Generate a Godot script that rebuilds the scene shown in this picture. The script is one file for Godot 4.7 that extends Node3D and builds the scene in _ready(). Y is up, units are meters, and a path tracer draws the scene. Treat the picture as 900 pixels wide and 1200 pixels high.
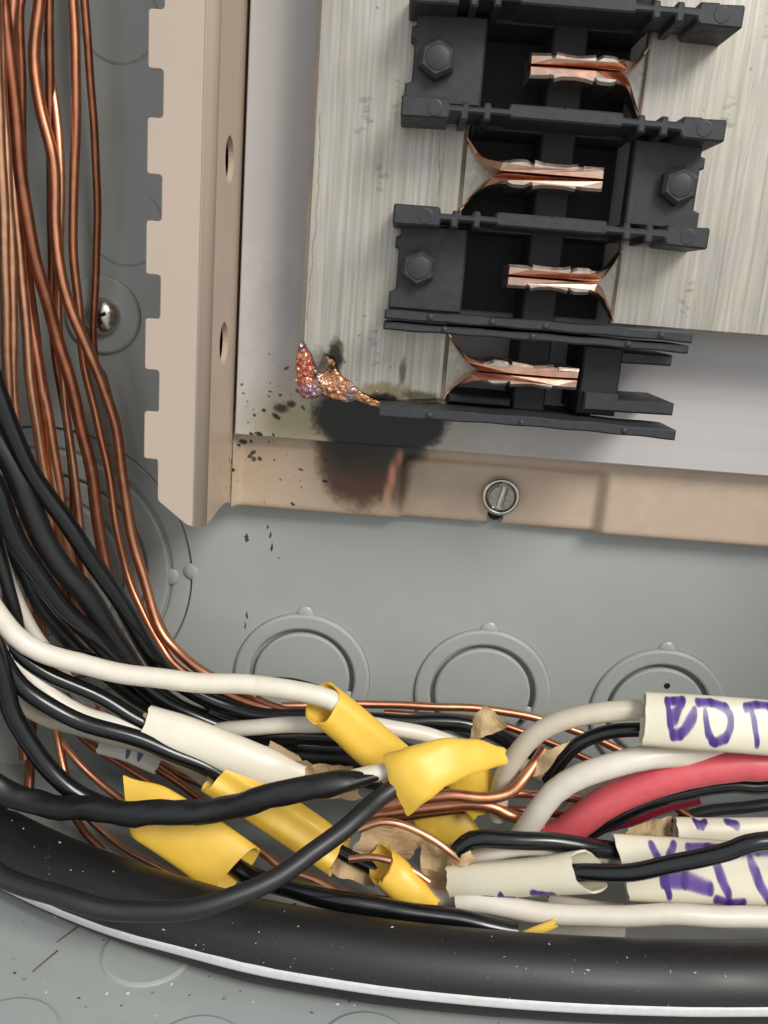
extends Node3D
# A burned breaker panel, close up. All lengths below are millimetres; vm() turns them into metres.
# x runs to the right along the back of the box, y upwards, z out of the box towards the viewer; z = 0 is the back of the box.

const BOTTOM := -175.0
var M := {}
var taken := {}
var tint = null   # colour by position, for metal that is plated in places
var warp = null   # bends a plate after it is cut
var rng := RandomNumberGenerator.new()


func _ready():
	# camera, sky, sun, exposure
	var cam := Camera3D.new()
	cam.name = "camera"
	cam.position = vm(0, 0, 285)
	cam.rotation_degrees = Vector3(-14, 0, 4.5)
	cam.fov = 60.0
	cam.near = 0.01
	cam.far = 20.0
	add_child(cam)
	cam.current = true
	var env := Environment.new()
	env.background_mode = Environment.BG_SKY
	var sky := Sky.new()
	var sm := ProceduralSkyMaterial.new()
	sm.sky_top_color = Color(0.67, 0.70, 0.74)
	sm.sky_horizon_color = Color(0.77, 0.78, 0.79)
	sm.sky_curve = 0.6
	sm.ground_bottom_color = Color(0.50, 0.495, 0.48)
	sm.ground_horizon_color = Color(0.68, 0.68, 0.67)
	sm.ground_curve = 0.4
	sm.sun_angle_max = 1.0
	sky.sky_material = sm
	env.sky = sky
	env.ambient_light_source = Environment.AMBIENT_SOURCE_SKY
	env.reflected_light_source = Environment.REFLECTION_SOURCE_SKY
	env.tonemap_mode = Environment.TONE_MAPPER_LINEAR
	env.tonemap_exposure = 1.62
	env.sdfgi_enabled = true
	env.ssao_enabled = true
	env.ssil_enabled = true
	var we := WorldEnvironment.new()
	we.name = "world"
	we.environment = env
	add_child(we)
	var sun := DirectionalLight3D.new()
	sun.name = "sun"
	sun.light_energy = 0.52
	sun.light_angular_distance = 24.0
	sun.light_color = Color(1.0, 0.985, 0.96)
	sun.shadow_enabled = true
	add_child(sun)
	sun.look_at_from_position(vm(400, 560, 560), vm(0, 0, 0), Vector3.UP)

	rng.seed = 7
	materials()
	printed()
	enclosure()
	mounting_frame()
	insulator_sheet()
	bus_bars()
	breaker_base()
	screws()
	wiring()
	papers()
	debris()


# ---------------------------------------------------------------- naming

func vm(x, y, z) -> Vector3:
	return Vector3(x, y, z) * 0.001

func numbered(called: String) -> String:
	taken[called] = taken.get(called, -1) + 1
	return called if taken[called] == 0 else "%s_%03d" % [called, taken[called]]

func obj(called: String, mesh: Mesh, m: Material, parent = self) -> MeshInstance3D:
	var o := MeshInstance3D.new()
	o.name = numbered(called) if parent == self else called
	if parent != self:
		var k := 0
		while parent.has_node(NodePath(o.name)):
			k += 1
			o.name = "%s_%03d" % [called, k]
	o.mesh = mesh
	o.material_override = null
	for i in mesh.get_surface_count():
		o.set_surface_override_material(i, m)
	parent.add_child(o, true)
	return o

func thing(called: String, label: String, category: String, group := "") -> Node3D:
	var o := Node3D.new()
	o.name = numbered(called)
	add_child(o, true)
	return tag(o, label, category, group)

func tag(o, label: String, category: String, group := ""):
	o.set_meta("label", label)
	o.set_meta("category", category)
	if group != "":
		o.set_meta("group", group)
	return o


# ---------------------------------------------------------------- mesh helpers

func begin() -> SurfaceTool:
	var st := SurfaceTool.new()
	st.begin(Mesh.PRIMITIVE_TRIANGLES)
	return st

func done(st: SurfaceTool, normals := true) -> ArrayMesh:
	if normals:
		st.generate_normals()
	return st.commit()

const FLAT := 4294967295

# corners counter-clockwise as seen from outside, in millimetres
func tri(st: SurfaceTool, a: Vector3, b: Vector3, c: Vector3, ua := Vector2.ZERO, ub := Vector2.ZERO, uc := Vector2.ZERO):
	for q in [[a, ua], [c, uc], [b, ub]]:
		st.set_uv(q[1])
		if tint != null:
			st.set_color(tint.call(q[0]))
		st.add_vertex((q[0] if warp == null else warp.call(q[0])) * 0.001)

func quad(st: SurfaceTool, a: Vector3, b: Vector3, c: Vector3, d: Vector3, ua := Vector2.ZERO, ub := Vector2.ZERO, uc := Vector2.ZERO, ud := Vector2.ZERO):
	tri(st, a, b, c, ua, ub, uc)
	tri(st, a, c, d, ua, uc, ud)

func area2(o: PackedVector2Array) -> float:
	var s := 0.0
	for i in o.size():
		s += o[i].cross(o[(i + 1) % o.size()])
	return s * 0.5

func inset(o: PackedVector2Array, d: float) -> PackedVector2Array:
	var r := PackedVector2Array()
	var n := o.size()
	for i in n:
		var e0 := (o[i] - o[(i + n - 1) % n]).normalized()
		var e1 := (o[(i + 1) % n] - o[i]).normalized()
		var n0 := Vector2(-e0.y, e0.x)
		var n1 := Vector2(-e1.y, e1.x)
		var b := n0 + n1
		var k := b.length_squared()
		r.append(o[i] + (b * (2.0 * d / k) if k > 0.3 else n0 * d))
	return r

# a plate: outline in x, y, from z0 to z1, its front edge chamfered by c. uv = position in rect
func prism(st: SurfaceTool, outline, z0: float, z1: float, c := 0.0, rect := Rect2(0, 0, 100, 100), back := true, frame := Transform3D(), front := PackedVector2Array()):
	var o := PackedVector2Array(outline)
	if area2(o) < 0:
		o.reverse()
		front.reverse()
	var n := o.size()
	st.set_smooth_group(FLAT)
	var f := inset(o, c) if c > 0.0 else o
	if front.size() == n:
		f = front
	var T := func(p: Vector2, z: float) -> Vector3: return frame * Vector3(p.x, p.y, z)
	var U := func(p: Vector2) -> Vector2: return (p - rect.position) / rect.size
	var ids := Geometry2D.triangulate_polygon(f)
	if ids.is_empty():
		f = o
		ids = Geometry2D.triangulate_polygon(f)
	for k in range(0, ids.size(), 3):
		var a := f[ids[k]]
		var b := f[ids[k + 1]]
		var d := f[ids[k + 2]]
		if (b - a).cross(d - a) < 0:
			var t := b
			b = d
			d = t
		tri(st, T.call(a, z1), T.call(b, z1), T.call(d, z1), U.call(a), U.call(b), U.call(d))
		if back:
			tri(st, T.call(a, z0), T.call(d, z0), T.call(b, z0), U.call(a), U.call(d), U.call(b))
	for i in n:
		var j := (i + 1) % n
		var z := z1 - c
		quad(st, T.call(o[i], z0), T.call(o[j], z0), T.call(o[j], z), T.call(o[i], z), U.call(o[i]), U.call(o[j]), U.call(o[j]), U.call(o[i]))
		if c > 0.0:
			quad(st, T.call(o[i], z), T.call(o[j], z), T.call(f[j], z1), T.call(f[i], z1), U.call(o[i]), U.call(o[j]), U.call(f[j]), U.call(f[i]))

func box(st: SurfaceTool, x0, x1, y0, y1, z0, z1, c := 0.4):
	prism(st, [Vector2(x0, y0), Vector2(x1, y0), Vector2(x1, y1), Vector2(x0, y1)], z0, z1, c)

func smooth_path(ctrl: PackedVector3Array, step := 3.0) -> Array:
	# Catmull-Rom; returns [points, place along the control points 0..1]
	var p := PackedVector3Array()
	var u := PackedFloat32Array()
	var n := ctrl.size()
	for i in n - 1:
		var a := ctrl[maxi(i - 1, 0)]
		var b := ctrl[i]
		var c := ctrl[i + 1]
		var d := ctrl[mini(i + 2, n - 1)]
		if i == 0:
			a = b * 2.0 - c
		if i == n - 2:
			d = c * 2.0 - b
		var cuts := maxi(2, int(b.distance_to(c) / step))
		for k in cuts:
			p.append(b.cubic_interpolate(c, a, d, float(k) / cuts))
			u.append((i + float(k) / cuts) / (n - 1))
	p.append(ctrl[n - 1])
	u.append(1.0)
	return [p, u]

func path_of(nums: Array) -> PackedVector3Array:
	var p := PackedVector3Array()
	for i in range(0, nums.size(), 3):
		p.append(Vector3(nums[i], nums[i + 1], nums[i + 2]))
	return p

# a round wire along a path, with explicit normals; millimetres
func tube(ctrl: PackedVector3Array, r: float, wobble := 0.25, seg := 14, wrap := 0.0, taper := 1.0) -> ArrayMesh:
	var s := smooth_path(ctrl, maxf(1.6, r))
	var p: PackedVector3Array = s[0]
	var w1 := rng.randf() * 20.0
	var w2 := rng.randf() * 20.0
	var n := p.size()
	var t := PackedVector3Array()
	for i in n:
		t.append((p[mini(i + 1, n - 1)] - p[maxi(i - 1, 0)]).normalized())
	for i in n:
		var l := i * maxf(1.6, r)
		p[i] += Vector3(sin(l * 0.11 + w1) + 0.5 * sin(l * 0.27 + w2), cos(l * 0.09 + w2) + 0.5 * sin(l * 0.31 + w1), sin(l * 0.13 + w1 + w2)) * wobble * minf(r, 2.0)
	var st := begin()
	var nx := t[0].cross(Vector3(0.3, 0.2, 1)).normalized()
	var along := 0.0
	for i in n:
		nx = (nx - t[i] * nx.dot(t[i])).normalized()
		var ny := t[i].cross(nx)
		if i > 0:
			along += p[i].distance_to(p[i - 1])
		var rr := r * lerpf(1.0, taper, smoothstep(16.0, 0.0, (n - 1 - i) * maxf(1.6, r)))
		for k in seg + 1:
			var a := TAU * k / seg
			var q := rr
			if wrap > 0.0:
				var ph := fposmod(along / (r * 5.5) + a / TAU, 1.0)
				q += wrap * (ph - 0.5) + wrap * 0.6 * sin(a * 3.0 + along * 0.35) * sin(along * 0.21)
			var d := nx * cos(a) + ny * sin(a)
			st.set_normal(d)
			st.set_uv(Vector2(along / (TAU * r), float(k) / seg))
			st.add_vertex((p[i] + d * q) * 0.001)
	var w := seg + 1
	for i in n - 1:
		for k in seg:
			var a := i * w + k
			for id in [a, a + w, a + 1, a + 1, a + w, a + w + 1]:
				st.add_index(id)
	# flat ends
	for e in 2:
		var i: int = 0 if e == 0 else n - 1
		var base := n * w + e * (seg + 1)
		var nn := -t[0] if e == 0 else t[n - 1]
		st.set_normal(nn)
		st.set_uv(Vector2.ZERO)
		st.add_vertex(p[i] * 0.001)
		for k in seg:
			st.set_normal(nn)
			st.set_uv(Vector2.ZERO)
			var c := (nx * cos(TAU * k / seg) + t[i].cross(nx) * sin(TAU * k / seg))
			if e == 0:
				var n0 := t[0].cross(Vector3(0.3, 0.2, 1)).normalized()
				c = n0 * cos(TAU * k / seg) + t[0].cross(n0) * sin(TAU * k / seg)
			st.add_vertex((p[i] + c * r * (taper if e == 1 else 1.0)) * 0.001)
		for k in seg:
			if e == 0:
				for id in [base, base + 1 + k, base + 1 + (k + 1) % seg]:
					st.add_index(id)
			else:
				for id in [base, base + 1 + (k + 1) % seg, base + 1 + k]:
					st.add_index(id)
	if wrap > 0.0:
		var am := st.commit()
		var st2 := begin()
		st2.create_from(am, 0)
		st2.generate_normals()
		return st2.commit()
	return st.commit()

# a piece of cable jacket: a flattened tube with a wall, open at both ends (or slit along its length)
func jacket(ctrl: PackedVector3Array, aw: Array, bw: Array, up: Vector3, o := {}) -> ArrayMesh:
	var uneven: float = o.get("uneven", 1.0)
	var thick: float = o.get("thick", 0.7)
	var ridge: float = o.get("ridge", 0.0)
	var cuts: Array = o.get("cut", [0.0, 0.0])
	var slant: Array = o.get("slant", [0.0, 0.0])
	var ragged: float = o.get("ragged", 0.25)
	var arc: Array = o.get("arc", [0.0, 360.0])
	var flat_: float = o.get("flat", 0.8)
	var twist: float = deg_to_rad(o.get("twist", 0.0))
	var closed: bool = arc[1] - arc[0] > 359.0
	var s := smooth_path(ctrl, 1.5)
	var p: PackedVector3Array = s[0]
	var u: PackedFloat32Array = s[1]
	var n := p.size()
	var seg := 40
	var outer := []
	var inner := []
	var w1 := rng.randf() * 30.0
	for i in n:
		var t := (p[mini(i + 1, n - 1)] - p[maxi(i - 1, 0)]).normalized()
		var nn := (up - t * up.dot(t)).normalized().rotated(t, twist * u[i])
		var sd := t.cross(nn)
		var f := u[i] * (aw.size() - 1)
		var j := mini(int(f), aw.size() - 2)
		var a: float = lerpf(aw[j], aw[j + 1], smoothstep(0, 1, f - j))
		var b: float = lerpf(bw[j], bw[j + 1], smoothstep(0, 1, f - j))
		var ro := PackedVector3Array()
		var ri := PackedVector3Array()
		for k in seg + 1:
			var th := deg_to_rad(lerpf(arc[0], arc[1], float(k) / seg))
			var cs := cos(th)
			var sn := sin(th)
			var x := a * signf(cs) * pow(absf(cs), flat_)
			var y := b * signf(sn) * pow(absf(sn), flat_)
			y *= 1.0 - ridge * (0.5 + 0.5 * cos(TAU * x / a * 1.0)) * (1.0 if sn > 0 else 0.3)
			y += (0.12 * sin(x * 0.5 + u[i] * 5.0 + w1) + 0.08 * sin(u[i] * 9.0 + th * 2.0 + w1)) * uneven
			var sh := 0.0
			sh += cuts[0] * x / a * pow(maxf(0.0, 1.0 - u[i] * 3.0), 2.0)
			sh += cuts[1] * x / a * pow(maxf(0.0, 1.0 - (1.0 - u[i]) * 3.0), 2.0)
			sh += slant[0] * y / b * pow(maxf(0.0, 1.0 - u[i] * 3.0), 2.0)
			sh += slant[1] * y / b * pow(maxf(0.0, 1.0 - (1.0 - u[i]) * 3.0), 2.0)
			var rg := ragged * (sin(th * 5.0 + w1) + 0.6 * sin(th * 11.0 + w1 * 2.0))
			sh += rg * (pow(maxf(0.0, 1.0 - u[i] * 6.0), 2.0) + pow(maxf(0.0, 1.0 - (1.0 - u[i]) * 6.0), 2.0))
			var q := p[i] + sd * x + nn * y + t * sh
			var dir := (sd * (cs * b) + nn * (sn * a)).normalized()
			ro.append(q)
			ri.append(q - dir * thick)
		outer.append(ro)
		inner.append(ri)
	var st := begin()
	for i in n - 1:
		for k in seg:
			var v0 := float(k) / seg
			var v1 := float(k + 1) / seg
			var ua := Vector2(u[i], v0)
			var ub := Vector2(u[i + 1], v0)
			var uc := Vector2(u[i + 1], v1)
			var ud := Vector2(u[i], v1)
			st.set_smooth_group(0)
			quad(st, outer[i][k], outer[i + 1][k], outer[i + 1][k + 1], outer[i][k + 1], ua, ub, uc, ud)
			st.set_smooth_group(1)
			quad(st, inner[i][k], inner[i][k + 1], inner[i + 1][k + 1], inner[i + 1][k])
		if not closed:
			st.set_smooth_group(FLAT)
			quad(st, outer[i][0], inner[i][0], inner[i + 1][0], outer[i + 1][0])
			quad(st, outer[i][seg], outer[i + 1][seg], inner[i + 1][seg], inner[i][seg])
	st.set_smooth_group(FLAT)
	for k in seg:
		quad(st, outer[0][k], outer[0][k + 1], inner[0][k + 1], inner[0][k])
		quad(st, outer[n - 1][k], inner[n - 1][k], inner[n - 1][k + 1], outer[n - 1][k + 1])
	return done(st)

# a turned shape round the axis «axis» at c; profile = (radius, height), from the middle outwards
func lathe(profile: Array, c: Vector3, axis := Vector3(0, 0, 1), seg := 40, sharp := false) -> ArrayMesh:
	var st := begin()
	var b := Basis(Quaternion(Vector3(0, 0, 1), axis))
	for i in profile.size() - 1:
		st.set_smooth_group(i + 1 if sharp else 0)
		for k in seg:
			var a0 := TAU * k / seg
			var a1 := TAU * (k + 1) / seg
			var P := func(q: Vector2, a: float) -> Vector3: return c + b * Vector3(cos(a) * q.x, sin(a) * q.x, q.y)
			var q0: Vector2 = profile[i]
			var q1: Vector2 = profile[i + 1]
			if q0.x < 0.001:
				tri(st, P.call(q0, a0), P.call(q1, a0), P.call(q1, a1))
			else:
				quad(st, P.call(q0, a0), P.call(q1, a0), P.call(q1, a1), P.call(q0, a1))
	return done(st)

func arc_points(c: Vector2, r: float, a0: float, a1: float, n: int) -> Array:
	var o := []
	for i in n + 1:
		var a := deg_to_rad(lerpf(a0, a1, float(i) / n))
		o.append(c + Vector2(cos(a), sin(a)) * r)
	return o

# a lumpy drop of metal with its own colours
func lump(c: Vector3, size: Vector3, turn: float, palette: Array, sd: int, rough := 0.35, nu := 44, nv := 28) -> ArrayMesh:
	var nz := FastNoiseLite.new()
	nz.seed = sd
	nz.frequency = 0.42
	nz.fractal_octaves = 3
	var st := begin()
	st.set_smooth_group(0)
	var P := func(i: int, j: int) -> Vector3:
		var a := TAU * (i % nu) / nu
		var h := PI * j / nv
		var d := Vector3(sin(h) * cos(a), sin(h) * sin(a), cos(h))
		var q := d * size
		var k := 1.0 + rough * 1.5 * nz.get_noise_3dv(d * 2.6 + c) + rough * 0.5 * nz.get_noise_3dv(d * 7.0 + c)
		return c + (q * k).rotated(Vector3(0, 0, 1), deg_to_rad(turn))
	var C := func(q: Vector3) -> Color:
		var f := clampf(0.5 + nz.get_noise_3dv(q * 1.4 + Vector3(9, 3, 1)) * 1.3 + nz.get_noise_3dv(q * 5.0) * 0.5, 0.0, 0.999) * (palette.size() - 1)
		return palette[int(f)].lerp(palette[int(f) + 1], f - int(f))
	for j in nv:
		for i in nu:
			var q := [P.call(i, j), P.call(i, j + 1), P.call(i + 1, j + 1), P.call(i + 1, j)]
			for id in [0, 2, 1, 0, 3, 2]:
				st.set_color(C.call(q[id]))
				st.add_vertex(q[id] * 0.001)
	return done(st)


# ---------------------------------------------------------------- materials

func noise(freq: float, oct := 3, sd := 1) -> FastNoiseLite:
	var n := FastNoiseLite.new()
	n.seed = sd
	n.frequency = freq
	n.fractal_octaves = oct
	return n

func noise_tex(freq: float, c0: Color, c1: Color, size := 256, sd := 1, normal := 0.0) -> NoiseTexture2D:
	var t := NoiseTexture2D.new()
	t.width = size
	t.height = size
	t.seamless = true
	t.noise = noise(freq, 4, sd)
	if normal > 0.0:
		t.as_normal_map = true
		t.bump_strength = normal
	else:
		var g := Gradient.new()
		g.set_color(0, c0)
		g.set_color(1, c1)
		t.color_ramp = g
	return t

func mat(c: Color, rough: float, metal := 0.0, o := {}) -> StandardMaterial3D:
	var m := StandardMaterial3D.new()
	m.albedo_color = c
	m.roughness = rough
	m.metallic = metal
	if o.has("var"):   # a mottled colour, each repeat «size» mm wide
		m.albedo_color = Color.WHITE
		var k: float = o["var"]
		m.albedo_texture = noise_tex(o.get("freq", 0.02), c * Color(1 - k, 1 - k, 1 - k), (c * Color(1 + k, 1 + k, 1 + k)).clamp(), 256, o.get("seed", 3))
	if o.has("rvar"):
		m.roughness = 1.0
		var r0 := clampf(rough - o.rvar, 0.02, 1.0)
		var r1 := clampf(rough + o.rvar, 0.02, 1.0)
		m.roughness_texture = noise_tex(o.get("freq", 0.02), Color(r0, r0, r0), Color(r1, r1, r1), 256, 11)
	if o.has("bump"):
		m.normal_enabled = true
		m.normal_texture = noise_tex(o.get("bfreq", 0.04), Color.BLACK, Color.WHITE, 256, 5, o.bump)
		m.normal_scale = o.get("nscale", 0.6)
	if not o.get("uv", false):
		m.uv1_triplanar = true
		m.uv1_world_triplanar = true
		m.uv1_scale = Vector3.ONE * (1000.0 / o.get("size", 40.0))
	if o.has("coat"):
		m.clearcoat_enabled = true
		m.clearcoat = o.coat
		m.clearcoat_roughness = o.get("coatr", 0.15)
	if o.has("spec"):
		m.metallic_specular = o.spec
	return m

func materials():
	M.grey = mat(Color(0.635, 0.652, 0.64), 0.30, 0.0, {"var": 0.012, "freq": 0.01, "rvar": 0.03, "size": 90.0})
	M.tan = mat(Color(0.725, 0.66, 0.60), 0.25, 0.0, {"var": 0.008, "freq": 0.01, "rvar": 0.03, "size": 70.0})
	M.copper = mat(Color(0.80, 0.56, 0.43), 0.38, 1.0, {"var": 0.10, "rvar": 0.08, "size": 33.0})
	M.copper_dark = mat(Color(0.64, 0.42, 0.32), 0.40, 1.0, {"var": 0.14, "rvar": 0.08, "size": 37.0, "seed": 8})
	M.copper_pale = mat(Color(0.88, 0.67, 0.54), 0.38, 1.0, {"var": 0.10, "rvar": 0.08, "size": 29.0, "seed": 12})
	M.stab = mat(Color.WHITE, 0.34, 1.0, {"rvar": 0.10, "size": 22.0, "bump": 4.0, "bfreq": 0.02, "nscale": 0.10})
	M.stab.albedo_texture = noise_tex(0.02, Color(0.88, 0.86, 0.84), Color.WHITE, 256, 14)
	M.stab.vertex_color_use_as_albedo = true
	M.tape = mat(Color(0.075, 0.075, 0.08), 0.45, 0.0, {"var": 0.2, "rvar": 0.10, "size": 18.0, "bump": 5.0, "bfreq": 0.02, "nscale": 0.12})
	for q in [["black", Color(0.06, 0.065, 0.073), 0.20, 71], ["black_matte", Color(0.09, 0.094, 0.10), 0.45, 72], ["cable", Color(0.07, 0.071, 0.075), 0.48, 73]]:
		M[q[0]] = mat(Color.WHITE, q[2], 0.0, {"uv": true})
		var im := streaks(512, 128, q[3], 10, 60, q[1] * Color(0.75, 0.75, 0.75), q[1] * Color(1.3, 1.3, 1.3))
		var rr := RandomNumberGenerator.new()
		rr.seed = q[3]
		for k in 90:     # scuffs along the skin
			var x := rr.randf() * 512
			var y := rr.randf() * 128
			var c: Color = q[1].lerp(Color(0.42, 0.42, 0.41), rr.randf_range(0.1, 0.4))
			for j in int(rr.randf_range(2, 22)):
				stamp(im, x + j * 1.5, y + rr.randf_range(-0.7, 0.7), 1.2, c, rr.randf_range(0.1, 0.6))
		M[q[0]].albedo_texture = ImageTexture.create_from_image(im)
		M[q[0]].uv1_scale = Vector3(0.22, 1, 1)
		M[q[0]].roughness = 1.0
		M[q[0]].metallic_specular = 0.55
		var rg := streaks(512, 128, q[3] + 5, 24, 40, Color(q[2] - 0.06, q[2] - 0.06, q[2] - 0.06), Color(q[2] + 0.1, q[2] + 0.1, q[2] + 0.1))
		M[q[0]].roughness_texture = ImageTexture.create_from_image(rg)
	M.stripe = mat(Color(0.80, 0.81, 0.80), 0.45, 0.0, {"var": 0.05, "size": 22.0})
	M.white = mat(Color(0.87, 0.84, 0.78), 0.34, 0.0, {"var": 0.025, "rvar": 0.08, "size": 30.0})
	M.cream = mat(Color(0.80, 0.76, 0.68), 0.36, 0.0, {"var": 0.03, "rvar": 0.08, "size": 30.0})
	M.red = mat(Color(0.84, 0.36, 0.39), 0.38, 0.0, {"var": 0.04, "rvar": 0.08, "size": 22.0})
	M.magenta = mat(Color(0.58, 0.11, 0.21), 0.35, 0.0, {"var": 0.06, "size": 22.0})
	M.yellow = mat(Color(0.925, 0.755, 0.29), 0.40, 0.0, {"var": 0.03, "rvar": 0.08, "size": 36.0, "bump": 3.0, "bfreq": 0.02, "nscale": 0.04})
	M.yellow_shaded = mat(Color(0.84, 0.69, 0.24), 0.42, 0.0, {"var": 0.05, "size": 26.0})  # darker copy of the yellow, shade put into the colour
	M.paper = mat(Color(0.77, 0.66, 0.50), 0.8, 0.0, {"var": 0.06, "freq": 0.02, "size": 20.0, "bump": 5.0, "bfreq": 0.02, "nscale": 0.06})
	M.paper_dark = mat(Color(0.30, 0.20, 0.12), 0.8, 0.0, {"var": 0.15, "size": 8.0})
	M.plastic = mat(Color(0.19, 0.195, 0.21), 0.50, 0.0, {"var": 0.12, "rvar": 0.10, "size": 22.0, "bump": 4.0, "bfreq": 0.03, "nscale": 0.07})
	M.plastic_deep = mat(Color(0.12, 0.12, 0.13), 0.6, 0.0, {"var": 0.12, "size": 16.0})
	M.tin_shaded = mat(Color(0.66, 0.64, 0.60), 0.40, 0.85, {"var": 0.06, "rvar": 0.08, "size": 12.0})  # tongues: darker than the bars, shade between the blades put into the colour
	M.steel = mat(Color(0.80, 0.79, 0.76), 0.24, 1.0, {"var": 0.10, "rvar": 0.10, "size": 14.0})
	M.steel_dull = mat(Color(0.62, 0.60, 0.57), 0.34, 1.0, {"var": 0.12, "rvar": 0.10, "size": 9.0})
	M.dark = mat(Color(0.03, 0.03, 0.03), 0.8)
	M.melt = mat(Color.WHITE, 0.30, 0.8, {"bump": 4.0, "bfreq": 0.02, "nscale": 0.04, "size": 8.0})
	M.melt.vertex_color_use_as_albedo = true
	M.bus = mat(Color.WHITE, 0.46, 0.7, {"uv": true})
	M.bus.albedo_texture = ImageTexture.create_from_image(bus_image())
	M.bus.normal_enabled = true
	var bump: Image = streaks(512, 512, 22, 256, 6, Color(0.2, 0.2, 0.2), Color(0.8, 0.8, 0.8))
	bump.bump_map_to_normal_map(0.8)
	M.bus.normal_texture = ImageTexture.create_from_image(bump)
	M.bus.normal_scale = 0.10
	M.bus_plain = mat(Color(0.80, 0.78, 0.70), 0.45, 0.85, {"var": 0.12, "freq": 0.08, "size": 8.0})


func streaks(w: int, h: int, sd: int, across: int, along: int, c0: Color, c1: Color) -> Image:
	var n := noise(0.35, 3, sd)
	var im := n.get_seamless_image(across, along)
	im.convert(Image.FORMAT_RGBA8)
	im.resize(w, h, Image.INTERPOLATE_CUBIC)
	for y in h:
		for x in w:
			im.set_pixel(x, y, c0.lerp(c1, im.get_pixel(x, y).r))
	return im

func stamp(im: Image, x: float, y: float, r: float, c: Color, strength: float, squash := 1.0, turn := 0.0):
	var w := im.get_width()
	var h := im.get_height()
	var R := int(ceil(r / minf(squash, 1.0))) + 1
	for j in range(maxi(0, int(y) - R), mini(h, int(y) + R + 1)):
		for i in range(maxi(0, int(x) - R), mini(w, int(x) + R + 1)):
			var d: Vector2 = Vector2(i - x, j - y).rotated(-turn)
			d.y *= squash
			var k := clampf((r - d.length()) / maxf(1.2, r * 0.35), 0.0, 1.0) * strength
			if k > 0.0:
				im.set_pixel(i, j, im.get_pixel(i, j).lerp(c, k))

# the tinned bars: fine vertical drawing lines, smudges and scratches. 100 mm each way
func bus_image() -> Image:
	var w := 720
	var a := streaks(w, w, 31, 280, 3, Color(0.64, 0.618, 0.58), Color(0.76, 0.74, 0.695))
	var b := noise(0.012, 3, 33)
	var fine := noise(0.2, 2, 34)
	for y in w:
		for x in w:
			var k := 1.0 + b.get_noise_2d(x, y * 0.3) * 0.07 + fine.get_noise_2d(x * 1.0, y * 0.05) * 0.05
			var c := a.get_pixel(x, y)
			a.set_pixel(x, y, Color(c.r * k, c.g * k, c.b * k * (1.0 - 0.05 * b.get_noise_2d(y, x))).clamp())
	var r := RandomNumberGenerator.new()
	r.seed = 5
	for i in 60:     # thin dark drawing scratches
		var x := r.randf() * w
		var y := r.randf() * w
		var len := r.randf_range(20, 150)
		var dk := r.randf_range(0.2, 0.7)
		for k in int(len):
			x += r.randf_range(-0.35, 0.35)
			stamp(a, x, y + k, 0.9, Color(0.33, 0.31, 0.27), dk * r.randf())
	for i in 9:      # long hair cracks in the plating
		var x := r.randf() * w
		var y := r.randf() * w
		for k in int(r.randf_range(120, 330)):
			x += r.randf_range(-0.55, 0.55)
			stamp(a, x, y + k, 1.1, Color(0.25, 0.24, 0.21), r.randf_range(0.1, 0.8))
	for i in 60:     # specks and nicks
		stamp(a, r.randf() * w, r.randf() * w, r.randf_range(0.8, 2.2), Color(0.36, 0.34, 0.29), 0.5, r.randf_range(0.4, 1.0), r.randf() * 3.0)
	for m in [[-2.0, -28.0, 8.0, 2.8, Color(0.42, 0.36, 0.18), 0.5], [-3.0, -29.8, 5.0, 1.6, Color(0.12, 0.10, 0.08), 0.9], [8.0, -28.5, 5.0, 1.8, Color(0.24, 0.22, 0.16), 0.6], [-20.0, -22.0, 5.0, 5.0, Color(0.30, 0.28, 0.2), 0.5], [2, -22, 1.0, 4.0, Color(0.3, 0.29, 0.25), 0.7], [-17, -19, 2.2, 5.0, Color(0.12, 0.11, 0.09), 0.8]]:
		for j in w:
			var yy: float = -35.0 + j * 130.0 / w
			if absf(yy - m[1]) > m[3] * 1.6:
				continue
			for i in w:
				var xx: float = -30.0 + i * 130.0 / w
				var d: float = Vector2((xx - m[0]) / m[2], (yy - m[1]) / m[3]).length() + 0.25 * fine.get_noise_2d(i * 0.3, j * 0.3)
				if d < 1.4:
					a.set_pixel(i, j, a.get_pixel(i, j).lerp(m[4], m[5] * smoothstep(1.3, 0.5, d)))
	for i in 26:     # scuffs
		var x := r.randf() * w
		var y := r.randf() * w
		for k in 12:
			stamp(a, x + r.randf_range(-7, 7), y + r.randf_range(-26, 26), r.randf_range(1, 4), Color(0.42, 0.40, 0.36), 0.22, 0.5, r.randf_range(-0.4, 0.4) + PI / 2)
	return a

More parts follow.
